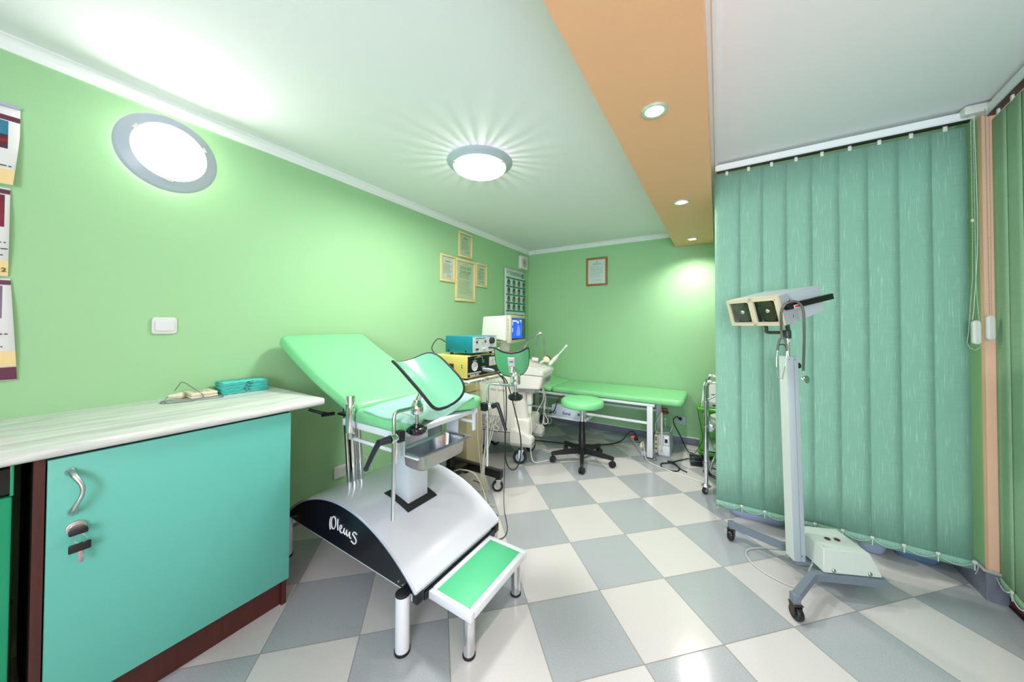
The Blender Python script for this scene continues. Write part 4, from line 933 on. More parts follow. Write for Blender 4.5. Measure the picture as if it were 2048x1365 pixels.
# ================================================================== ULTRASOUND MACHINE
US = Thing('ultrasound_scanner','off white mobile ultrasound machine with blue screen and tilted keyboard console','ultrasound machine',(-1.67,2.60,0),radians(10))
def us(n,mb,m,parent=None,**k): return US.part(n,mb,m,parent=parent,**k)
body = us('cabinet_body', MB().bb((-.225,-.16,.245),(.125,.20,.735),.012,3), offwhite)
us('grey_skirt', MB().bb((-.245,-.165,.150),(.130,.205,.240),.010,3), grey_pl)
c = MB(); c.bb((-.195,-.1635,.25),(.055,-.160,.71),.004); sp_ = us('side_door', c, offwhite, parent=body)
c = MB()
def sw_(P_,r=.006): c.tube([(a,-.165,b) for a,b in P_],r,5,6)
us('grey_side_panel', MB().bb((-.185,-.1655,.255),(.020,-.163,.385),.001), grey_pl, parent=body)
c = MB()
sw_([(-.17,.27),(-.13,.30),(-.10,.34),(-.13,.37),(-.15,.34),(-.11,.31),(-.06,.36)]); sw_([(-.10,.27),(-.06,.30),(-.02,.28),(-.03,.25),(-.07,.262),(-.06,.30),(-.02,.34),(.0,.38)]); sw_([(-.175,.31),(-.15,.30),(-.125,.265)],.004)
us('swirl_emblem', c, offwhite, parent=body)
c = MB(); c.text('PRO Series',.030,frame((-.03,-.1640,.612),(1,0,0),(.12,0,1),(0,-1,0)),.0004); us('side_lettering', c, mat('lettering_grey',(90,92,94),.6), parent=body, flat=True)
c = MB(); [c.bb((-.19,-.1645,.665+.012*i),(.06,-.1625,.668+.012*i)) for i in range(3)]; us('vent_lines', c, grey_pl, parent=body)
us('front_column', MB().cyl((.165,-.06,.24),(.165,-.06,.70),.065,seg=28), offwhite)
c = MB(); c.pillow(rrect(.10,-.14,.26,.18,.03),.235,.37,.02); us('front_riser', c, offwhite)
for y in (-.145,.165):
    c = MB(); c.prism([(.10,.165),(.285,.17),(.300,.185),(.295,.225),(.235,.250),(.14,.285),(.10,.285)], frame((0,y+.045,0),(1,0,0),(0,0,1)), .09)
    bmesh.ops.bevel(c.bm, geom=c.bm.edges[:], offset=.006, segments=2, affect='EDGES'); us('foot_pod', c, offwhite)
    us('foot_pod_base', MB().bb((.10,y-.048,.150),(.300,y+.048,.172),.006), grey_pl)
class _W:  # casters authored in world coordinates under the scanner
    pass
for (x,y,R_,a) in ((-1.435,2.465,.058,.45),(-1.505,2.775,.055,1.35),(-1.845,2.425,.055,.8),(-1.88,2.73,.055,1.2)):
    caster(US,x,y,.155,R_,a,w=.030,off=.02,hub=mat('hub_blue_grey',(150,172,182),.4))
# console
c = MB(); sec = lambda v,sx: [(.10,v,.640),(.362,v,.648),(.384,v,.740),(.384,v,.775),(.10,v,.80)]
c.loft(sec(-.185,1),sec(.165,1)); bmesh.ops.bevel(c.bm, geom=c.bm.edges[:], offset=.006, segments=2, affect='EDGES'); con = us('console_base', c, offwhite)
c = MB(); c.loft([(.09,-.192,.768),(.392,-.192,.758),(.400,-.192,.795),(.37,-.192,.806),(.10,-.192,.880)],[(.09,.172,.768),(.392,.172,.758),(.400,.172,.795),(.37,.172,.806),(.10,.172,.880)]); bmesh.ops.bevel(c.bm, geom=c.bm.edges[:], offset=.007, segments=2, affect='EDGES'); top = us('keyboard_deck', c, white_pl)
sl = (.806-.880)/.27
kz = lambda u: .880+(u-.10)*sl+.001
c = MB()
for i in range(6):
    for j in range(13): u = .19+.022*i; v = -.16+.017*j; c.box((u,v,kz(u)+.002),(.014,.012,.006),.002,(0,-math.atan(sl),0),1)
us('keys', c, mat('key_cream',(214,212,200),.5), parent=top)
c = MB(); [c.lathe([(.002,.008),(.006,.008),(.008,0)],(.19+.03*k,.08+.02*(k%2),kz(.19+.03*k)),(0,0,1),seg=14) for k in range(5)]; us('control_dials', c, grey_pl, parent=top)
c = MB(); c.box((.14,-.03,kz(.14)+.001),(.04,.25,.003),.001,(0,-math.atan(sl),0)); us('overlay_strip', c, mat('overlay_yellow',(222,226,150),.5), parent=top)
c = MB(); c.bb((.386,-.13,.665),(.3875,.12,.742)); 
us('front_door', MB().loft([(.372,-.12,.668),(.386,-.12,.742),(.388,-.12,.742),(.374,-.12,.668)],[(.372,.13,.668),(.386,.13,.742),(.388,.13,.742),(.374,.13,.668)]), grey_pl, parent=con)
c = MB(); [c.bb((.3865,-.08,.70+.012*i),(.3885,.09,.703+.012*i)) for i in range(3)]; us('drive_slots', c, black_pl, parent=con)
# monitor
c = MB(); c.loft([(-.20,-.155,1.085),(-.20,.19,1.085),(-.185,.19,1.268),(-.185,-.155,1.268)][::1],[(.055,-.17,1.045),(.055,.205,1.045),(.060,.205,1.278),(.060,-.17,1.278)]); bmesh.ops.bevel(c.bm, geom=c.bm.edges[:], offset=.008, segments=2, affect='EDGES'); mon = us('monitor_housing', c, white_pl)
c = MB(); c.bb((.056,-.178,1.028),(.100,.212,1.282),.012,3); us('monitor_bezel', c, mat('bezel_beige',(190,186,166),.45), parent=mon)
c = MB(); [c.cyl((.075,-.178,1.24-.028*i),(.075,-.183,1.24-.028*i),.006,seg=12) for i in range(4)]; us('monitor_knobs', c, grey_pl, parent=mon)
us('screen_surround', MB().bb((.099,-.150,1.058),(.1015,.196,1.256),.001), mat('screen_black',(8,8,12),.15), parent=mon)
def emi(name,rgb,s): return mat(name,rgb,.3,emit=s,var=0)
us('screen', MB().bb((.1016,-.150,1.072),(.1025,.100,1.252)), emi('screen_blue',(16,74,205),1.0), parent=mon, label='glowing blue screen')
Ms = frame((.1028,0,1.16),(0,1,0),(0,0,1)); c = MB()
c.prism([(-.055,-.055),(-.03,-.066),(0,-.068),(.03,-.064),(.052,-.05),(.022,.03),(-.016,.03)],Ms,.0004); us('scan_fan', c, emi('scan_fan_blue',(96,120,235),1.1), parent=mon, flat=True)
c = MB()
for (a,b2,w,h) in ((-.142,.064,.10,.010),(-.146,.03,.012,.044),(-.148,-.03,.010,.036),(-.035,.054,.045,.014),(.035,.070,.045,.008),(.066,.052,.008,.018),(-.02,.046,.02,.008)): c.quad(*[Ms@Vector(p) for p in ((a,b2,.0006),(a+w,b2,.0006),(a+w,b2+h,.0006),(a,b2+h,.0006))])
for k in range(5): c.quad(*[Ms@Vector(p) for p in ((.076,.03-.016*k,.0006),(.08,.03-.016*k,.0006),(.08,.034-.016*k,.0006),(.076,.034-.016*k,.0006))])
us('screen_text', c, emi('screen_text_white',(190,215,255),1.3), parent=mon, flat=True)
c = MB(); c.cyl((-.03,.0,.95),(-.03,.0,1.035),.045,.055,seg=28); c.bb((-.14,-.10,1.030),(.06,.12,1.047),.006); us('monitor_swivel', c, offwhite)
c = MB(); c.bb((-.20,-.13,.735),(.05,.17,.80),.01); c.cyl((-.03,0,.79),(-.03,0,.96),.04,seg=24); us('neck', c, offwhite)
# boxes and cable bracket below the console
c = MB(); c.bb((.235,-.13,.50),(.275,-.08,.60),.004); c.bb((.24,-.12,.42),(.27,-.09,.49),.006); us('probe_port', c, white_pl)
c = MB(); c.bb((.16,-.15,.605),(.31,.10,.638),.003); us('console_bracket', c, grey_pl)
c = MB(); c.cyl((.10,.10,.84),(.13,.10,1.0),.004); c.tube([(.09,.12,.86),(.12,.11,.97),(.20,.10,1.08),(.281,.10,1.115)],.005,8,6); c.sph((.283,.10,1.118),.012,(1.6,.8,.8)); us('cable_arm', c, offwhite)
usM = US.M
def W(u,v,z): return usM@Vector((u,v,z))
G4='transducer cables looped over the arm of the ultrasound machine'
gcab = mat('transducer_cable_grey',(112,122,122),.45)
def probe_cab(nm,label,P_,r=.0045): return US.part(nm, MB().tube([W(*p) for p in P_],r,8,7), gcab, world=True)
probe_cab('transducer_cable','grey cable descending from the arm to the console on its left side',[(.06,.09,.89),(.12,.10,1.00),(.20,.10,1.08),(.27,.10,1.115),(.262,.10,1.06),(.248,.10,.97),(.252,.10,.885)])
probe_cab('transducer_cable','thicker grey cable looping over the arm down to the curved probe on its right side',[(.05,.07,.90),(.13,.085,1.0),(.21,.09,1.085),(.285,.10,1.122),(.315,.10,1.09),(.322,.10,1.0),(.318,.11,.885)],.006)
# probes on the console
pb = Thing('curved_probe','cream convex ultrasound probe with dark face resting on the console','probe',W(.335,.10,.86))
c = MB(); c.tube([W(.285,.10,.842),W(.32,.10,.862),W(.336,.10,.880)],lambda t:.009+.005*t,12,5); pb.part('handle', c, white_pl, world=True)
c = MB(); c.sph(W(.345,.10,.875),.03,(1.15,.5,.95),20,(0,.3,radians(10))); pb.part('head', c, mat('probe_cream',(232,214,176),.45), world=True)
c = MB(); c.tube([W(.345,.10,.907),W(.368,.10,.898),W(.383,.10,.880)],.0065,8,5); pb.part('transducer_face', c, black_pl, world=True)
pb = Thing('linear_probe','white blunt ultrasound probe standing at the left rear of the console','probe',W(.235,.10,.86))
c = MB(); c.box(W(.235,.10,.872),(.065,.03,.034),.009,(0,.1,radians(10)),3); pb.part('head', c, white_pl, world=True)
pb = Thing('endocavity_probe','long slender white transvaginal ultrasound probe pointing up from the console','probe',W(.42,.10,.88))
p0 = W(.372,.10,.826); p1 = W(.535,.10,1.010); d = (p1-p0).normalized(); Lp=(p1-p0).length
pb.part('handle', MB().lathe([(.004,0),(.016,.002),(.0185,.03),(.0165,.055),(.020,.06),(.020,.075),(.0165,.08),(.015,.10),(.010,.125)],p0,d,seg=24), white_pl, world=True)
pb.part('shaft', MB().lathe([(.009,.122),(.0065,.14),(.0062,Lp-.035),(.0085,Lp-.02),(.0105,Lp-.008),(.009,Lp),(.004,Lp+.004)],p0,d,seg=24), white_pl, world=True)
G5 = 'cables hanging in a bundle below the console'
for i in range(4):
    p = [W(.33,.02+.01*i,.63),W(.335+.01*i,.03,.52),W(.32+.03*(i-1.5),.03+.02*i,.40),W(.30+.045*(i-1.2),.05,.30),W(.315+.03*i,.05,.28+.02*i),W(.34,.04,.42),W(.335,.05,.60)]
    cord('bundle_cable','cable in the grey and white bundle hanging below the console',p,.004,gcab if i%2 else cord_white,None,7,US)
cord('scanner_mains_cord','white mains cord curving on the floor in front of the machine',[W(.26,-.12,.42),W(.275,-.125,.30),W(.27,-.13,.12),W(.30,-.14,.02),W(.36,-.08,.006),W(.44,.03,.006),W(.45,.11,.006),W(.36,.17,.006),W(.28,.20,.006)],.0045,cord_white,T=US)
cord('side_cable','black cord hanging between the trolley and the ultrasound machine',[(-1.96,2.36,.66),(-1.93,2.33,.5),(-1.90,2.33,.36),(-1.92,2.34,.20),(-1.93,2.33,.01)],.005,black_rub,T=US)

# ================================================================== STOOL
S = Thing('swivel_stool','round mint green swivel stool with black five star caster base','stool',(-1.02,2.80,0))
c = MB(); c.pillow([(.185*cos(k*pi/24),.185*sin(k*pi/24)) for k in range(48)],.478,.545,.030,None,.008); S.part('seat', c, mat('stool_vinyl',(130,218,150),.34,bump=.1,bscale=400), ang=60)
S.part('seat_plate', MB().cyl((0,0,.466),(0,0,.480),.06), black_pl)
S.part('gas_lift', MB().cyl((0,0,.34),(0,0,.468),.0145,seg=24), chrome)
c = MB(); c.lathe([(.003,.0),(.030,0),(.030,.05),(.029,.12),(.026,.125),(.026,.235),(.021,.24),(.003,.24)],(0,0,.105),seg=28); S.part('lift_cover', c, black_pl)
c = MB(); c.lathe([(.003,0),(.036,0),(.038,.02),(.034,.055),(.003,.06)],(0,0,.062),seg=28); S.part('hub', c, black_pl)
for k in range(5):
    a = radians(1.5+72*k); u_=Vector((cos(a),sin(a),0)); s_=Vector((-sin(a),cos(a),0)); c = MB()
    A = [u_*.02+s_*w+Vector((0,0,z)) for w,z in ((-.020,.072),(.020,.072),(.016,.122),(-.016,.122))]; B = [u_*.275+s_*w+Vector((0,0,z)) for w,z in ((-.015,.060),(.015,.060),(.012,.088),(-.012,.088))]
    c.loft(A,B); bmesh.ops.bevel(c.bm, geom=c.bm.edges[:], offset=.004, segments=2, affect='EDGES'); arm = S.part('star_leg', c, black_pl)
    c = MB(); p = u_*.262; ax = Vector((cos(a+1.1),sin(a+1.1),0))
    for q in (-1,1): o_=p+ax*.011*q; c.cyl(o_-ax*.008+Vector((0,0,.0255)),o_+ax*.008+Vector((0,0,.0255)),.0255,seg=24,bev=.003)
    S.part('twin_caster', c, black_rub, parent=arm)
    c = MB(); c.cyl(p+Vector((0,0,.03)),p+Vector((0,0,.066)),.007); c.box(p+Vector((0,0,.042)),(.016,.016,.02),.003,(0,0,a)); S.part('caster_stem', c, black_pl, parent=arm)

# ================================================================== COUCH
K = Thing('treatment_couch','long green padded treatment couch with white square legs along the back wall','couch',(-1.15,3.46,0))
def kk(n,mb,m,**k): return K.part(n,mb,m,world=True,**k)
def densify(P, d=.08):
    out = []
    for i in range(len(P)):
        a,b2 = P[i],P[(i+1)%len(P)]; L_=sqrt((a[0]-b2[0])**2+(a[1]-b2[1])**2); n=max(1,int(L_/d))
        for k in range(n): out.append((a[0]+(b2[0]-a[0])*k/n,a[1]+(b2[1]-a[1])*k/n))
    return out
kk('mattress', MB().pillow(densify(rrect(-1.50,3.165,-.255,3.735,.055)),.488,.545,.028,None,.004), vinyl_d, ang=60)
kk('head_section', MB().pillow(densify(rrect(-2.05,3.165,-1.504,3.735,.045)),.488,.545,.028,None,.004,warp=lambda v: Vector((v.x,v.y,v.z+max(0,-1.51-v.x)*.16))), vinyl_d, ang=60)
c = MB(); c.bb((-2.03,3.175,.464),(-.485,3.200,.487),.002); c.bb((-2.03,3.70,.464),(-.485,3.725,.487),.002); c.bb((-2.03,3.20,.464),(-2.0,3.70,.487)); c.bb((-.515,3.20,.464),(-.487,3.70,.487)); kk('top_frame', c, white_metal)
for (x,y) in ((-.525,3.19),(-.525,3.71),(-1.94,3.19),(-1.94,3.71)):
    lg = kk('leg', MB().bb((x-.024,y-.018,.008),(x+.024,y+.018,.463),.003), white_metal)
    kk('foot_cap', MB().bb((x-.025,y-.019,0),(x+.025,y+.019,.009)), black_rub, parent=lg)
kk('crossbar', MB().bb((-1.915,3.182,.300),(-.550,3.198,.322),.002), white_metal); kk('crossbar', MB().bb((-1.915,3.70,.300),(-.550,3.716,.322),.002), white_metal)
c = MB(); c.bb((-1.48,3.03,.268),(-1.075,3.045,.286),.002); c.bb((-1.48,3.045,.268),(-1.465,3.30,.276)); c.bb((-1.09,3.045,.268),(-1.075,3.30,.286)); c.bb((-1.465,3.045,.268),(-1.09,3.30,.274)); kk('hanging_shelf', c, white_metal)
bx = Thing('printed_carton','white printed carton on the small shelf under the couch','carton',(-1.27,3.16,.28))
bx.part('box', MB().bb((-1.435,3.06,.2755),(-1.115,3.175,.385),.002), mat('carton_white',(206,214,228),.5), world=True)
c = MB(); c.text('Eural',.040,frame((-1.275,3.0592,.318),(1,0,0),(0,0,1)),.0002,bold=.001); c.lathe([(.010,0),(.018,0),(.018,.0004),(.010,.0004)],(-1.405,3.0592,.315),(0,-1,0),closed=True); bx.part('printing', c, mat('print_navy',(46,58,140),.6), world=True, flat=True)
bx.part('green_mark', MB().bb((-1.160,3.0585,.312),(-1.136,3.0598,.338)), mat('print_green',(30,140,110),.6), world=True)
c = MB(); c.tube([(-1.34,3.15,.475),(-1.345,3.06,.47),(-1.355,3.01,.43),(-1.37,2.985,.36),(-1.40,2.98,.33),(-1.43,2.98,.325)],lambda t:.003+.004*t,8,5); solo('cable_connector', c, black_pl, 'black cable connector dangling in front of the carton under the couch', 'connector')

# things on the floor by the back wall
PS = Thing('power_strip','grey multi socket power strip with glowing red switch on the floor by the couch','power strip',(-.66,3.38,0), 0)
d = Vector((.185,-.385,0)).normalized(); sv = Vector((d.y,-d.x,0)); Mps = frame((-.665,3.40,0),d,(-d.y,d.x,0))
c = MB(); c.pillow(rrect(-.22,-.032,.22,.032,.012),0.001,.040,.006,Mps); PS.part('case', c, mat('strip_grey',(176,186,188),.4), world=True)
c = MB(); c.bb((-.205,-.012,.040),(-.175,.012,.046),.002); c.bm.transform(Mps); PS.part('lit_switch', c, mat('switch_red_glow',(255,30,30),.4,emit=2.5,var=0), world=True)
c = MB(); c.bb((-.165,-.012,.040),(-.140,.012,.045),.002); c.bm.transform(Mps); PS.part('reset_switch', c, red_m, world=True)
for i in range(5):
    c = MB(); c.lathe([(.002,.0405),(.016,.0405),(.0175,.0425),(.020,.0425),(.020,.038)],(-.09+.065*i,0,0),seg=20); c.bm.transform(Mps); PS.part('socket_well', c, mat('well_grey',(120,130,132),.5), world=True)
def plug(lab, loc, up, col, size=1):
    t = Thing('mains_plug', lab, 'plug', loc)
    t.part('plug_body', MB().lathe([(.003,0),(.018*size,0),(.019*size,.012),(.012*size,.032),(.007*size,.040),(.004,.044)],(0,0,0),up,seg=20), col)
    return t
pA = Mps@Vector((-.09,0,.0435)); pB = Mps@Vector((.105,0,.0435))
plA = plug('black mains plug in the power strip',pA,(0,0,1),black_rub); plB = plug('cream mains plug in the power strip next to the couch leg',pB,(0,0,1),mat('plug_cream',(226,212,166),.5))
cord('floor_cable','black cable running along the floor behind the stool to the power strip',[(-1.74,2.90,.03),(-1.55,3.02,.012),(-1.30,3.10,.008),(-1.05,3.22,.007),(-.90,3.35,.008),(-.83,3.45,.03),(-.78,3.50,.10),(-.735,3.505,.115),tuple(pA+Vector((0,0,.045)))],.006,black_rub,T=plA)
cord('cream_cable','cream cable looping from the power strip along the floor to the right',[tuple(pB+Vector((0,0,.044))),(-.60,3.28,.10),(-.58,3.22,.05),(-.555,3.14,.012),(-.50,3.06,.006),(-.36,2.99,.005),(-.20,2.93,.005),(-.05,2.88,.005),(.10,2.80,.005)],.0045,cord_white,T=plB)
cord('ring_cable','thin grey cable ring around the foot of the couch leg',[(-.58,3.20,.004),(-.56,3.13,.004),(-.50,3.13,.004),(-.47,3.17,.004),(-.49,3.22,.004)],.0028,mat('grey_cord',(110,118,120),.5),T=PS)

SU = Thing('suction_pump','old white suction pump with glass jar and strap under the end of the couch','suction pump',(-.44,3.44,0))
def su(n,mb,m,**k): return SU.part(n,mb,m,world=True,**k)
c = MB(); c.loft([(-.475,3.30,.0),(-.375,3.30,.0),(-.372,3.58,.0),(-.475,3.58,.0)],[(-.475,3.315,.19),(-.382,3.315,.19),(-.385,3.56,.19),(-.475,3.56,.19)]); bmesh.ops.bevel(c.bm, geom=c.bm.edges[:], offset=.006, segments=2, affect='EDGES'); su('casing', c, mat('pump_white',(206,212,222),.45,var=.05))
su('front_plate', MB().bb((-.425,3.299,.10),(-.385,3.310,.185),.002), white_metal); su('lower_plate', MB().bb((-.474,3.292,.012),(-.378,3.300,.095),.002), white_metal)
su('dark_window', MB().bb((-.418,3.296,.125),(-.394,3.300,.158)), mat('window_navy',(28,36,70),.3))
su('strap', MB().bb((-.449,3.286,.03),(-.434,3.291,.40),.0015), mat('strap_cream',(214,208,186),.5))
su('strap_screw', MB().cyl((-.4415,3.286,.05),(-.4415,3.283,.05),.004), steel)
su('socket_side', MB().bb((-.506,3.300,.02),(-.477,3.42,.185),.003), beige_tower)
c = MB(); [c.cyl((-.491,3.301,z),(-.491,3.296,z),.0065) for z in (.06,.10,.14,.16)]; su('side_ports', c, black_pl)
c = MB(); c.lathe([(.003,0),(.045,0),(.048,.01),(.048,.13),(.040,.155),(.026,.165),(.026,.18)],(-.425,3.40,.192),seg=28); su('glass_jar', c, glass_m)
c = MB(); c.cyl((-.425,3.40,.365),(-.425,3.40,.385),.029); c.box((-.43,3.40,.40),(.05,.03,.03),.006); su('jar_lid', c, mat('lid_brown',(110,66,40),.5))
c = MB(); c.tube([(-.40,3.40,.38),(-.37,3.40,.36),(-.36,3.37,.28),(-.375,3.34,.22),(-.42,3.33,.215),(-.48,3.33,.225),(-.49,3.36,.32),(-.45,3.38,.40)],.005,7,6); su('hose', c, mat('hose_grey',(130,140,132),.3))
c = MB(); c.tube([(-.47,3.36,.36),(-.50,3.33,.27),(-.49,3.31,.21),(-.44,3.315,.205),(-.39,3.33,.21)],.003,7,6); su('thin_tube', c, mat('hose_pale',(190,204,190),.3))

s2 = Thing('wall_socket','white double wall socket low on the back wall right of the couch','socket',(-.318,YB,.23))
s2.part('plate', MB().pillow(rrect(-.036,-.040,.036,.040,.008),0,.010,.004,frame((0,0,0),(1,0,0),(0,0,1))), mat('socket_white',(196,214,226),.4))
for z in (.018,-.020): s2.part('outlet', MB().lathe([(.002,.0095),(.014,.0095),(.016,.0112),(.018,.0108),(.018,.008)],(-.006,0,z),(0,-1,0),seg=20), mat('outlet_grey',(120,132,128),.4))
cP = plug('black mains plug in the wall socket beside the couch',(-.33,YB-.012,.252),(0,-1,0),black_rub,.85)
cord('adapter_cable','black cable dropping from the wall socket to the floor adapter',[(-.33,YB-.05,.252),(-.35,YB-.09,.285),(-.385,YB-.08,.25),(-.375,YB-.07,.19),(-.33,YB-.10,.12),(-.28,YB-.18,.05),(-.24,3.48,.02),(-.20,3.35,.06),(-.185,3.26,.075)],.0045,black_rub,T=cP)
AD = Thing('power_adapter','black power adapter block on the floor beside the green cart','adapter',(-.165,3.24,0),radians(12))
AD.part('block', MB().bb((-.045,-.03,0),(.045,.055,.075),.006,3), mat('adapter_black',(20,26,32),.25)); AD.part('seam', MB().bb((-.0455,-.0305,.044),(.0455,.0555,.0465)), steel)
cord('coiled_cable','black cable coiled in a ring on the floor left of the adapter',[(-.10,3.30,.03),(-.20,3.33,.02),(-.30,3.25,.006),(-.36,3.16,.005),(-.42,3.10,.005),(-.40,3.02,.005),(-.33,2.99,.005),(-.28,3.03,.005),(-.30,3.12,.006),(-.38,3.17,.010),(-.33,3.16,.012),(-.27,3.07,.005),(-.22,3.03,.005)],.005,black_rub,T=AD)
cord('tangled_cable','black cables tangled on the floor between the adapter and the chrome trolley',[(-.12,3.22,.03),(-.06,3.10,.006),(.0,3.05,.005),(.03,3.12,.005),(-.02,3.22,.006),(-.09,3.20,.010),(-.07,3.06,.012),(.02,2.99,.006),(.07,3.05,.005),(.0,3.18,.005)],.0045,black_rub,T=AD)

GC = Thing('green_cart','bright green plastic cart by the back wall','cart',(.07,3.50,0))
def gcp(n,mb,m,**k): return GC.part(n,mb,m,world=True,**k)
gcp('top_deck', MB().bb((-.165,3.36,.432),(.35,3.68,.468),.014,3), green_cart_m)
c = MB(); c.loft([(-.150,3.375,.085),(-.04,3.375,.085),(-.04,3.44,.085),(-.150,3.44,.085)],[(-.130,3.375,.431),(-.03,3.375,.431),(-.03,3.44,.431),(-.130,3.44,.431)]); bmesh.ops.bevel(c.bm, geom=c.bm.edges[:], offset=.008, segments=2, affect='EDGES'); gcp('upright', c, green_cart_m)
gcp('upright', MB().bb((.25,3.58,.085),(.31,3.63,.431),.008), green_cart_m)
gcp('lower_deck', MB().bb((-.155,3.37,.050),(.35,3.67,.084),.012,3), green_cart_m)
for (x,y) in ((-.11,3.40),(.30,3.40),(-.11,3.64),(.30,3.64)): gcp('foot', MB().bb((x-.025,y-.02,0),(x+.025,y+.02,.050),.004), black_pl)
gcp('shelf_tray', MB().bb((-.03,3.38,.085),(.34,3.66,.12),.006), black_pl)
WD = Thing('monitor_device','white medical device with sloping face on the green cart','medical device',(.05,3.48,.469))
c = MB(); c.loft([(-.135,3.40,.469),(-.135,3.60,.469),(-.115,3.60,.669),(-.115,3.47,.669)],[(.22,3.40,.469),(.22,3.60,.469),(.20,3.60,.669),(.20,3.47,.669)]); bmesh.ops.bevel(c.bm, geom=c.bm.edges[:], offset=.006, segments=2, affect='EDGES'); WD.part('housing', c, white_pl, world=True)
WD.part('grey_base', MB().bb((-.125,3.385,.470),(.22,3.405,.525),.004), mat('device_base',(176,190,188),.4), world=True)
cord('thin_cable','thin black cable hanging from the device on the green cart',[(-.13,3.40,.50),(-.155,3.37,.44),(-.135,3.34,.32),(-.12,3.33,.20),(-.16,3.34,.10),(-.19,3.33,.03),(-.10,3.28,.006)],.0025,black_rub,T=WD)
WD.part('badge', MB().bb((-.045,3.383,.488),(-.015,3.3855,.502)), ink_m, world=True)
WD.part('slot', MB().box((-.02,3.438,.58),(.07,.004,.006),0,(-.33,0,0)), ink_m, world=True)

CT = Thing('chrome_trolley','chrome tube trolley on small casters partly hidden by the vertical blind','trolley',(.12,2.90,0))
def ct(n,mb,m,**k): return CT.part(n,mb,m,world=True,**k)
for y in (2.73,3.08):
    c = MB(); c.tube([(-.078,y,.055),(-.078,y,.70),(-.077,y,.755),(-.062,y,.782),(-.03,y,.792),(.27,y,.792),(.305,y,.782),(.32,y,.755),(.32,y,.70),(.32,y,.055)],.0135,16,3); ct('tube_frame', c, chrome)
for z in (.62,.30):
    c = MB(); c.bb((-.062,2.745,z),(.305,3.065,z+.008),.002); ct('shelf', c, steel) if z<.5 else None
c = MB(); c.tube([(-.075,2.73,.66),(-.03,2.73,.69),(.05,2.73,.74)],.006,10,2); ct('brace', c, steel)
c = MB(); c.tube([(-.055,2.74,.165),(-.02,2.80,.26),(.05,2.90,.34)],.009,10,2); ct('lower_brace', c, steel)
c = MB(); [c.cyl((-.078,2.73,z),(-.078,2.73,z+.010),.0155) for z in (.645,.465,.218)]; ct('collar', c, alu)
c = MB(); c.box((-.045,2.73,.468),(.03,.018,.05),.004); c.cyl((-.035,2.72,.47),(-.035,2.70,.47),.008); ct('clamp', c, alu)
for (x,y,a) in ((-.078,2.73,.9),(.32,2.73,2.),(-.078,3.08,.4),(.32,3.08,1.4)):
    c = MB(); c.lathe([(.004,0),(.030,0),(.031,.004),(.022,.011),(.015,.020),(.004,.022)],(x,y,.052),seg=28); ct('caster_cap', c, alu)
    caster(CT,x,y,.055,.024,a,w=.016,off=.008)
tr2 = Thing('enamel_bowl','shallow pale bowl rim showing behind the chrome trolley post','bowl',(.03,2.85,.47))
tr2.part('basin', MB().lathe([(.02,0),(.055,.004),(.085,.045),(.095,.052),(.097,.050),(.087,.040),(.058,-.002),(.02,-.004)],(.045,2.86,.478),seg=40,closed=True), mat('bowl_white',(206,220,206),.3), world=True)
ct('bowl_shelf', MB().bb((-.062,2.745,.464),(.305,3.065,.472),.002), steel)
solo('white_lid', MB().lathe([(.003,.0),(.06,0),(.066,.008),(.062,.016),(.045,.02),(.045,.012),(.003,.012)],(.04,3.44,.1205),seg=36), white_pl, 'round white lid on the lower deck of the green cart', 'lid')

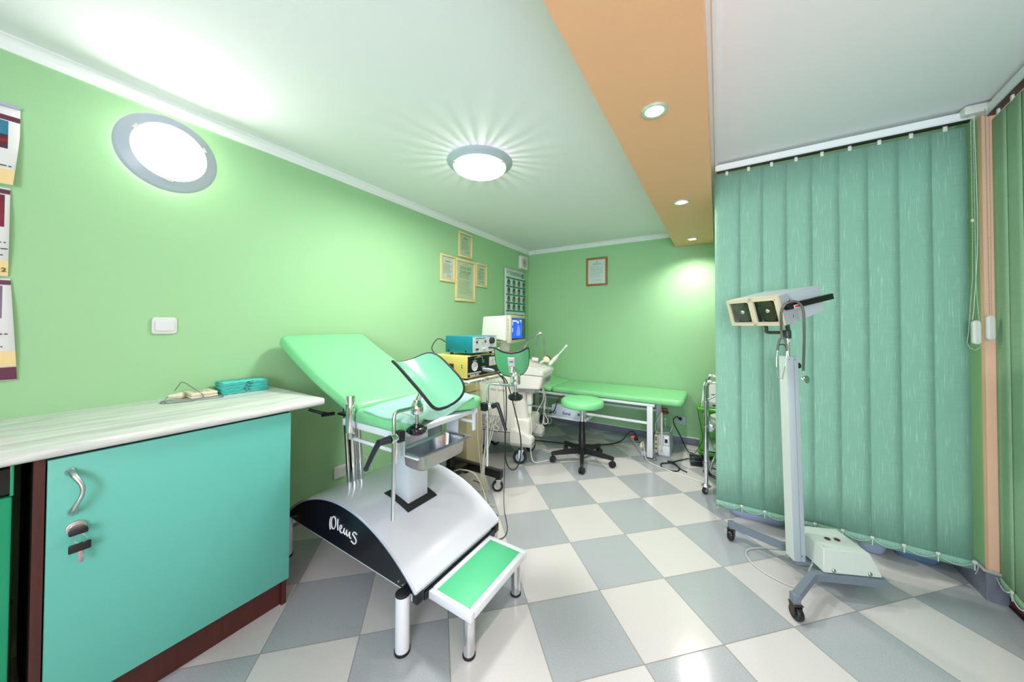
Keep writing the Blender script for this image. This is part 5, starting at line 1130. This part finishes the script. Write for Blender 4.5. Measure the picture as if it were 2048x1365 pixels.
# ================================================================== VERTICAL BLINDS
def blind(name, label, P0, dirv, n, pitch, m_, zb, chain_side):
    """louvres hung from P0 along dirv; louvre normals nearly square to the rail"""
    d = Vector((*dirv,0)).normalized(); nn = Vector((d.y,-d.x,0))   # nn faces the room
    T = Thing(name, label, 'blind', (P0[0]+d.x*n*pitch/2, P0[1]+d.y*n*pitch/2, 0))
    A = Vector((P0[0],P0[1],0)); Ltot = n*pitch+.03; zr = 2.118
    def Fr(o): return frame(o, d, (0,0,1))
    c = MB(); c.prism([(-.006,zr+.004),(-.006,zr+.040),(Ltot,zr+.040),(Ltot,zr+.004)], Fr(A+nn*.022)@Matrix.Translation((0,0,-.044)), .044)
    bmesh.ops.bevel(c.bm, geom=c.bm.edges[:], offset=.004, segments=2, affect='EDGES'); T.part('head_rail', c, trim_m, world=True)
    c = MB(); c.prism([(0,zr-.002),(0,zr+.005),(Ltot-.01,zr+.005),(Ltot-.01,zr-.002)], Fr(A+nn*.012)@Matrix.Translation((0,0,-.024)), .024); T.part('rail_slot', c, black_pl, world=True, flat=True)
    W_ = pitch*1.19; cps = []
    for i in range(n):
        ce = A+d*(pitch*(i+.5)); jit = random.Random(i+3).uniform(-.05,.05); a = .03+jit*.2
        q = d*cos(a)+nn*sin(a); hh = zr-.022
        lv = T.part('louvre', MB().grid(lambda u,v,ce=ce,q=q: ce+q*(W_*(u-.5))+nn*(.001*sin(u*pi))+Vector((0,0,zb+(hh-zb)*v)), 4, 8), m_, world=True, solid=.0012, ang=60)
        b = MB().grid(lambda u,v,ce=ce,q=q: ce+q*(W_*(u-.5))+nn*(.001*sin(u*pi)+.0022)+Vector((0,0,zb+.036*v)), 4, 1); T.part('bottom_weight', b, m_, parent=lv, world=True, solid=.003)
        c = MB(); c.box(ce+Vector((0,0,hh+.010)),(.014,.008,.026),.002,(0,0,atan2(d.y,d.x))); T.part('hanger_clip', c, white_pl, parent=lv, world=True)
        e = ce+q*(W_*.5)+nn*.006; cps.append(e)
        c = MB(); c.box(e+Vector((0,0,zb+.036)),(.014,.006,.010),.0015,(0,0,atan2(d.y,d.x))); c.box(e+Vector((0,0,zb+.016)),(.003,.004,.034)); T.part('chain_clip', c, white_pl, parent=lv, world=True)
    beads = MB()
    ps = [A-d*.006+nn*.006]+cps
    def bead(p, r=.0019):
        b = bmesh.new(); bmesh.ops.create_icosphere(b, subdivisions=1, radius=r); beads._merge(b, Matrix.Translation(p))
    for a, b2 in zip(ps, ps[1:]):
        for k in range(22):
            t = k/22; p = a.lerp(b2,t); bead(p+nn*.004+Vector((0,0,zb+.034-.026*(1-(2*t-1)**2))))
    for e in (ps[0], ps[-1]):
        for k in range(9): bead(e+nn*.003+d*(.004*sin(k*.5)+.004)+Vector((0,0,zb+.034-.0058*k)))
    T.part('bottom_chain', beads, mat('bead_white',(232,238,240),.4,var=0), world=True)
    return T, d, nn, A
zb1 = .112
B1, d1_, n1_, A1 = blind('vertical_blind','wide teal green vertical fabric blind behind the heat lamp',(-.005,2.345),(1,0),9,.1058,blind_l,zb1,1)
B2, d2_, n2_, A2 = blind('vertical_blind','green vertical blind at the right edge beyond the salmon pier',(1.020,2.325),(-.12,-1),9,.108,blind_r,.085,0)
c = MB(); c.bb((.93,2.29,2.128),(1.03,2.40,2.168),.008); B1.part('corner_bracket', c, white_pl, world=True)
def chain(T, P_, closed, m_, name, r=.0019, step=.0055):
    Q=[]; P_=[Vector(p) for p in P_]
    mb_=MB()
    for a,b2 in zip(P_,P_[1:]+([P_[0]] if closed else [])):
        L_=(b2-a).length; k=max(1,int(L_/step))
        for i in range(k):
            b = bmesh.new(); bmesh.ops.create_icosphere(b, subdivisions=1, radius=r); mb_._merge(b, Matrix.Translation(a.lerp(b2,i/k)))
    T.part(name, mb_, m_, world=True)
bw = mat('bead_grey_white',(214,222,218),.4,var=0)
xch = .951; yc = 2.285
chain(B1,[(xch-.006,yc,2.125),(xch-.006,yc,1.60),(xch-.008,yc,1.40),(xch-.022,yc,1.16),(xch-.026,yc,1.12),(xch-.018,yc,1.095),(xch-.003,yc,1.088),(xch+.010,yc,1.10),(xch+.012,yc,1.13),(xch+.004,yc,1.30),(xch+.001,yc,1.40),(xch+.001,yc,2.125)],False,bw,'control_chain')
c = MB(); c.box((xch-.006,yc,1.655),(.008,.008,.014),.002); B1.part('chain_joiner', c, white_pl, world=True)
c = MB(); c.tube([(xch+.008,yc+.01,2.12),(xch+.012,yc+.01,1.6),(xch+.0,yc+.01,1.30),(xch-.006,yc+.01,1.22)],.0011,6,4); B1.part('control_cord', c, cord_white, world=True)
def weight(T, x, y, z, nm='cord_weight'):
    c = MB(); c.pillow(rrect(-.0125,-.052,.0125,.052,.012),0,.018,.006,frame((x,y,z),(1,0.0,0),(0,0,1))); w = T.part(nm, c, white_pl, world=True)
    c = MB(); c.box((x+.008,y-.012,z+.040),(.006,.010,.012),.001); T.part('weight_slot', c, grey_pl, parent=w, world=True)
weight(B1,.947,yc,1.165)
weight(B2,.981,2.275,1.185)
gr_b = mat('bead_grey',(128,126,124),.45,var=0)
chain(B2,[(.975,2.262,2.125),(.977,2.262,1.24)],False,gr_b,'control_chain'); chain(B2,[(.985,2.262,2.125),(.983,2.262,1.235)],False,gr_b,'control_chain',.0016)

# ================================================================== HEAT LAMP
HL = Thing('infrared_lamp','tall grey and cream medical heat lamp on a wheeled stand in front of the blind','heat lamp',(.308,2.052,0),radians(24))
def hl(n,mb,m,parent=None,**k):
    if n in ('column','column_lit_side','column_seam','column_screws','telescopic_tube','tube_collar','top_cap','height_knob'):
        for v in mb.bm.verts:   # the post leans slightly towards the couch
            s_ = .004+.021*max(0,v.co.z-.1)/.95; v.co.x -= .914*s_; v.co.y += .407*s_
    return HL.part(n,mb,m,parent=parent,**k)
gp = grey_steel_paint
for s in (-1,1):
    c = MB()
    P_ = [(.285,.098*s,.083),(.02,.098*s,.083),(-.005,.105*s,.083),(-.168,.262*s if s>0 else .250*s,.083)]
    c.tube(P_,0,4,0,sq=(.026,.030)); hl('base_leg', c, gp)
hl('base_bridge', MB().bb((-.018,-.026,.074),(.10,.022,.0915),.002), gp)
for (u,v,a) in ((-.160,-.243,0),(-.160,.256,0),(.232,.006,0)):
    M_ = HL.M@Vector((u,v,0)); z_=.066
    if u<0: hl('leg_end', MB().bb((u-.014,v-.014,.058),(u+.014,v+.014,.10),.002), gp)
    caster(HL,M_.x,M_.y,z_,.0285,2.1 if v<0 else 1.2,body=mat('caster_bronze',(96,80,72),.3,.9,var=.05),tyre=mat('caster_black',(22,24,32),.35),hub=black_pl,w=.022,off=.006)
c = MB(); bt_=[(.045,-.10),(.275,-.10),(.275,.10),(.045,.10)]
c.loft([(u,v,.100) for u,v in bt_],[(u,v,z) for (u,v),z in zip([(.055,-.088),(.235,-.088),(.235,.088),(.055,.088)],(.200,.195,.195,.200))]); bmesh.ops.bevel(c.bm, geom=c.bm.edges[:], offset=.004, segments=2, affect='EDGES'); bxo = hl('transformer_box', c, lamp_white)
for u in (.085,.225): hl('box_screw', MB().sph((u,-.100,.113),.0085,(1,.6,1)), steel, parent=bxo)
c = MB(); c.cyl((.125,-.01,.1995),(.125,-.01,.2012),.011); c.cyl((.165,-.01,.199),(.165,-.01,.2006),.011); hl('rust_spots', c, mat('rust_brown',(74,40,28),.8), parent=bxo)
hl('column', MB().bb((-.022,-.030,.092),(.026,.026,1.045),.0025), lamp_grey)
hl('column_lit_side', MB().bb((-.0240,-.0285,.094),(-.0221,.0245,1.043)), lamp_white)  # lighter sheet: the light on the post's left face, put into colour
hl('column_seam', MB().bb((.0060,-.0307,.094),(.0070,-.0298,1.043)), mat('seam_grey',(110,118,126),.6))
c = MB(); [c.cyl((u,-.032,z),(u,-.029,z),.0025,seg=10) for u,z in ((-.014,1.030),(.012,1.030),(.010,.12))]; hl('column_screws', c, steel)
hl('telescopic_tube', MB().cyl((0,0,1.04),(0,0,1.165),.0095,seg=28), chrome)
hl('tube_collar', MB().cyl((0,0,1.112),(0,0,1.128),.0118,seg=28,bev=.002), mat('collar_white',(214,218,214),.4))
hl('top_cap', MB().cyl((0,0,1.130),(0,0,1.170),.0170,seg=12,bev=.003), mat('cap_slate',(52,66,72),.4))
c = MB(); c.cyl((.026,0,1.0),(.036,0,1.0),.005); c.cyl((.036,0,1.0),(.050,0,1.0),.014,seg=10,bev=.003); hl('height_knob', c, black_pl)
# head
Mh3 = Matrix.Rotation(-2.483,3,'Z') @ Matrix.Rotation(.261,3,'Y')
Mh = Mh3.to_4x4(); Mh.translation = Vector((.133,1.869,1.252))
# the head sits over the post: local x out of the lenses, local y across, z up
shift = Vector((0,0,0))
def hh(n,mb,m,parent=None,**k): mb.bm.transform(Mh); return HL.part(n,mb,m,parent=parent,world=True,**k)
w,h,dp = .284,.128,.205
c = MB(); c.loft([(-.045,-w/2,-h/2),(-.045,w/2,-h/2),(-.045,w/2,h/2),(-.045,-w/2,h/2)],[(-dp,-w/2+.004,-h/2+.014),(-dp,w/2-.004,-h/2+.014),(-dp,w/2-.004,h/2-.004),(-dp,-w/2+.004,h/2-.004)]); bmesh.ops.bevel(c.bm, geom=c.bm.edges[:], offset=.003, segments=2, affect='EDGES'); head = hh('lamp_housing', c, lamp_grey)
# cream front with two openings
def wins():
    return [(-.128,-.010),(.012,.126)]
c = MB()
for (a,b2,c0,c1) in ((-w/2,-.130,-h/2,h/2),(-.008,.010,-h/2,h/2),(.128,w/2,-h/2,h/2)): c.bb((-.012,a,c0),(0,b2,c1),.0)
c.bb((-.012,-.130,h/2-.014),(0,.128,h/2)); c.bb((-.012,-.130,-h/2),(0,.128,-h/2+.014))
for sgn in (-1,1): c.bb((-.046,sgn*w/2-(.003 if sgn>0 else 0),-h/2),(-.012,sgn*w/2+(.003 if sgn<0 else 0),h/2))
c.bb((-.046,-w/2,h/2-.003),(-.012,w/2,h/2)); c.bb((-.046,-w/2,-h/2),(-.012,w/2,-h/2+.003))
hh('front_frame', c, lamp_cream, parent=head)
for s,(a,b2) in enumerate(((-.130,-.008),(.010,.128))):
    cy_ = (a+b2)/2
    c = MB(); c.bb((-.044,a,-h/2+.010),(-.040,b2,h/2-.010)); hh('dark_chamber', c, mat('chamber_dark',(16,24,22),.35), parent=head)
    c = MB(); c.lathe([(.010,-.036),(.028,-.030),(.042,-.016),(.048,-.012)],(0,cy_,0),(1,0,0),seg=32); hh('reflector', c, mat('reflector_mirror',(130,150,144),.12,1,var=.2,vscale=30), parent=head)
    c = MB(); c.sph((-.022,cy_,0),.013,(1.4,1,1)); hh('lamp_bulb', c, chrome, parent=head)
    c = MB(); n_=13
    for k in range(n_):
        y = a+(b2-a)*(k+.5)/n_; c.bb((-.0105,y-.0005,-h/2+.014),(-.0098,y+.0005,h/2-.014))
    for k in range(11): z=-h/2+.016+(h-.032)*(k+.5)/11; c.bb((-.0112,a,z-.0005),(-.0106,b2,z+.0005))
    hh('wire_mesh', c, mat('mesh_dark',(30,40,38),.4,.5), parent=head, flat=True)
    c = MB(); c.bb((-.0085,a,-h/2+.013),(-.0075,b2,h/2-.013)); hh('lens_glass', c, glass_m, parent=head)
    c = MB(); yy=[a+.001,b2-.001]; c.tube([(0.0,q0,q1) for q0,q1 in rrect(a+.002,-h/2+.015,b2-.002,h/2-.015,.010,4)],.0022,6,0,closed=True); hh('window_rim', c, lamp_cream, parent=head)
c = MB(); 
side_y = w/2   # right-hand side facing the viewer
sp2 = hh('side_plate', MB().loft([(-.010,side_y+.0005,-h/2),(-.010,side_y+.0005,h/2),(-.048,side_y+.0005,h/2),(-.070,side_y+.0005,.022),(-.070,side_y+.0005,-h/2+.012)],[(-.010,side_y+.003,-h/2),(-.010,side_y+.003,h/2),(-.048,side_y+.003,h/2),(-.070,side_y+.003,.022),(-.070,side_y+.003,-h/2+.012)]), mat('plate_grey',(150,158,166),.4), parent=head)
c = MB(); c.sph((-.045,side_y+.004,.035),.006,(1,.5,1)); c.sph((-.045,side_y+.004,-.035),.006,(1,.5,1)); hh('side_screw', c, steel, parent=head)
HM = Mh@Vector((-.07,side_y+.012,.0))
c = MB(); c.box((-.120,side_y+.016,.008),(.215,.018,.024),.0015,(0,radians(-2),0)); bar = hh('black_handle', c, mat('handle_black',(14,14,16),.25), parent=head)
c = MB(); c.box((-.054,side_y+.0255,.0055),(.030,.0012,.014)); hh('label_white', c, white_pl, parent=bar)
c = MB(); c.box((-.054,side_y+.0264,.0055),(.023,.001,.008)); hh('label_red', c, red_m, parent=bar)
# bracket from the post top to the underside of the head
pA = Vector((.308,2.052,1.150)); 
c = MB(); q0 = Mh@Vector((-.09,-.045,-h/2+.006)); c.tube([q0,(q0.x+.01,q0.y+.02,1.178),(.20,2.00,1.160),(.245,2.03,1.158),(.280,2.05,1.155)],.0075,12,6); HL.part('tilt_bracket', c, mat('bracket_olive',(74,78,70),.35,.4), world=True)
c = MB(); q1 = Mh@Vector((-.13,.03,-h/2+.012)); c.cyl((.286,2.052,1.165),(q1.x,q1.y,q1.z),.009); HL.part('neck_pin', c, mat('bracket_olive',(74,78,70),.35,.4), world=True)
cord('heat_lamp_cable','pale grey cable curving out on the floor under the heat lamp base',[(.37,2.06,.10),(.34,2.02,.04),(.30,1.965,.006),(.20,1.99,.005),(.13,2.06,.005),(.12,2.14,.005),(.17,2.20,.005),(.28,2.26,.005),(.40,2.30,.005)],.0042,mat('cable_pale_grey',(190,194,190),.5),T=HL)

# stethoscope hung over the black handle
STH = Thing('stethoscope','grey tubed stethoscope hanging over the handle of the heat lamp','stethoscope',(.30,1.93,1.30))
olive = mat('tube_olive',(84,84,76),.4,var=.03)
def V3(x,y,z): return Vector((x,y,z))
P1 = [V3(0.2276,1.7805,1.1402),V3(0.2254,1.7808,1.1680),V3(0.2232,1.7609,1.2109),V3(0.2222,1.7510,1.2473),V3(0.2340,1.7494,1.2757),V3(0.2617,1.7556,1.2912),V3(0.2844,1.7622,1.2779),V3(0.2914,1.7509,1.2489),V3(0.2933,1.7506,1.1986),V3(0.2960,1.7704,1.1092),V3(0.2980,1.8005,1.0047)]
c = MB().tube(P1,.0047,12,6); STH.part('tubing', c, olive, world=True)
c = MB(); c.tube([V3(0.2130,1.7823,1.0856),V3(0.2156,1.7820,1.1120),V3(0.2205,1.7814,1.1339),V3(0.2276,1.7805,1.1402),V3(0.2359,1.7794,1.1358),V3(0.2416,1.7787,1.1130),V3(0.2421,1.7786,1.0840)],.0043,12,5); STH.part('yoke', c, olive, world=True)
c = MB(); c.tube([V3(0.2143,1.7822,1.0980),V3(0.2197,1.7865,1.1089),V3(0.2281,1.7855,1.1117),V3(0.2364,1.7844,1.1095),V3(0.2398,1.7789,1.0976)],.0022,8,5); STH.part('spring', c, mat('spring_dark',(60,62,62),.3,.7), world=True)
for P_ in ([V3(0.2123,1.7824,1.0871),V3(0.2086,1.7828,1.0434),V3(0.2101,1.7827,1.0032),V3(0.2171,1.7919,0.9716),V3(0.2266,1.8008,0.9588)],[V3(0.2421,1.7786,1.0855),V3(0.2405,1.7788,1.0518),V3(0.2339,1.7797,1.0053),V3(0.2302,1.7903,0.9730),V3(0.2274,1.8007,0.9574)]):
    c = MB().tube(P_,.0019,10,6); ear = STH.part('ear_tube', c, chrome, world=True); c = MB(); c.sph(P_[-1],.005); STH.part('ear_tip', c, mat('ear_tip_white',(220,220,210),.4), parent=ear, world=True)
pe = V3(0.2980,1.8005,1.0047); c = MB(); c.cyl(pe,pe-V3(0,0,.022),.0032); stem = STH.part('chest_stem', c, chrome, world=True)
pc = pe-V3(-.004,0,.036); c = MB(); c.lathe([(.003,-.006),(.012,-.006),(.012,-.002),(.006,0),(.013,.003),(.0165,.004),(.0165,.008),(.003,.008)],pc,(.75,-.6,.1),seg=28); STH.part('chest_piece', c, chrome, world=True)

# ================================================================== THINGS UNDER THE BLINDS
def tub(x0,y0,x1,y1,h,label,mm,r=.05,cat='tub',name='storage_tub'):
    T = Thing(name,label,cat,((x0+x1)/2,(y0+y1)/2,0))
    def rg(o,z): return [Vector((x,y,z)) for x,y in rrect(x0-o,y0-o,x1+o,y1+o,r,6)]
    c = MB(); rings_to(c,[rg(-.03,0),rg(-.008,.004),rg(0,.03),rg(.012,h)],cap0=True); T.part('bowl', c, mm, world=True, solid=.003)
    c = MB(); rings_to(c,[rg(.012,h-.004),rg(.022,h-.004),rg(.022,h+.004),rg(.008,h+.004)]); T.part('rim', c, mm, world=True, solid=.002)
    return T
tub(.055,2.50,.34,2.78,.20,'long pale lilac plastic tub showing under the left part of the blind',mat('lilac_plastic',(168,176,214),.35,var=.02),.05)
T_ = tub(.635,2.475,.735,2.80,.16,'small rounded blue grey tub between the heat lamp box and the darker tub',tub_m,.035)
tub(.775,2.515,.935,2.80,.17,'darker blue tub nearest the salmon pier under the blind',mat('deep_blue_plastic',(98,122,156),.4,var=.03),.03)
c = MB(); c.loft([(.045,2.470,.012),(.35,2.470,.012),(.35,2.478,.012),(.045,2.478,.012)],[(.045,2.470,.05),(.35,2.470,.05),(.35,2.478,.05),(.045,2.478,.05)])
RB = Thing('red_crate','dark red crate with black base bar showing under the right hand blind','crate',(1.17,2.16,0))
RB.part('crate_wall', MB().bb((1.042,2.02,.009),(1.30,2.315,.14),.004), mat('crate_red',(112,10,26),.35,var=.05), world=True)
RB.part('black_base', MB().bb((1.038,2.00,0),(1.31,2.32,.009),.003), black_pl, world=True)
c = MB(); [c.bb((1.041,2.03+.085*i,.022),(1.0455,2.075+.085*i,.13),.001) for i in range(3)]; RB.part('black_ribs', c, black_pl, world=True)
RB.part('paper_tag', MB().bb((1.0425,2.275,.055),(1.0455,2.305,.09)), mat('tag_lilac',(170,160,210),.5), world=True)
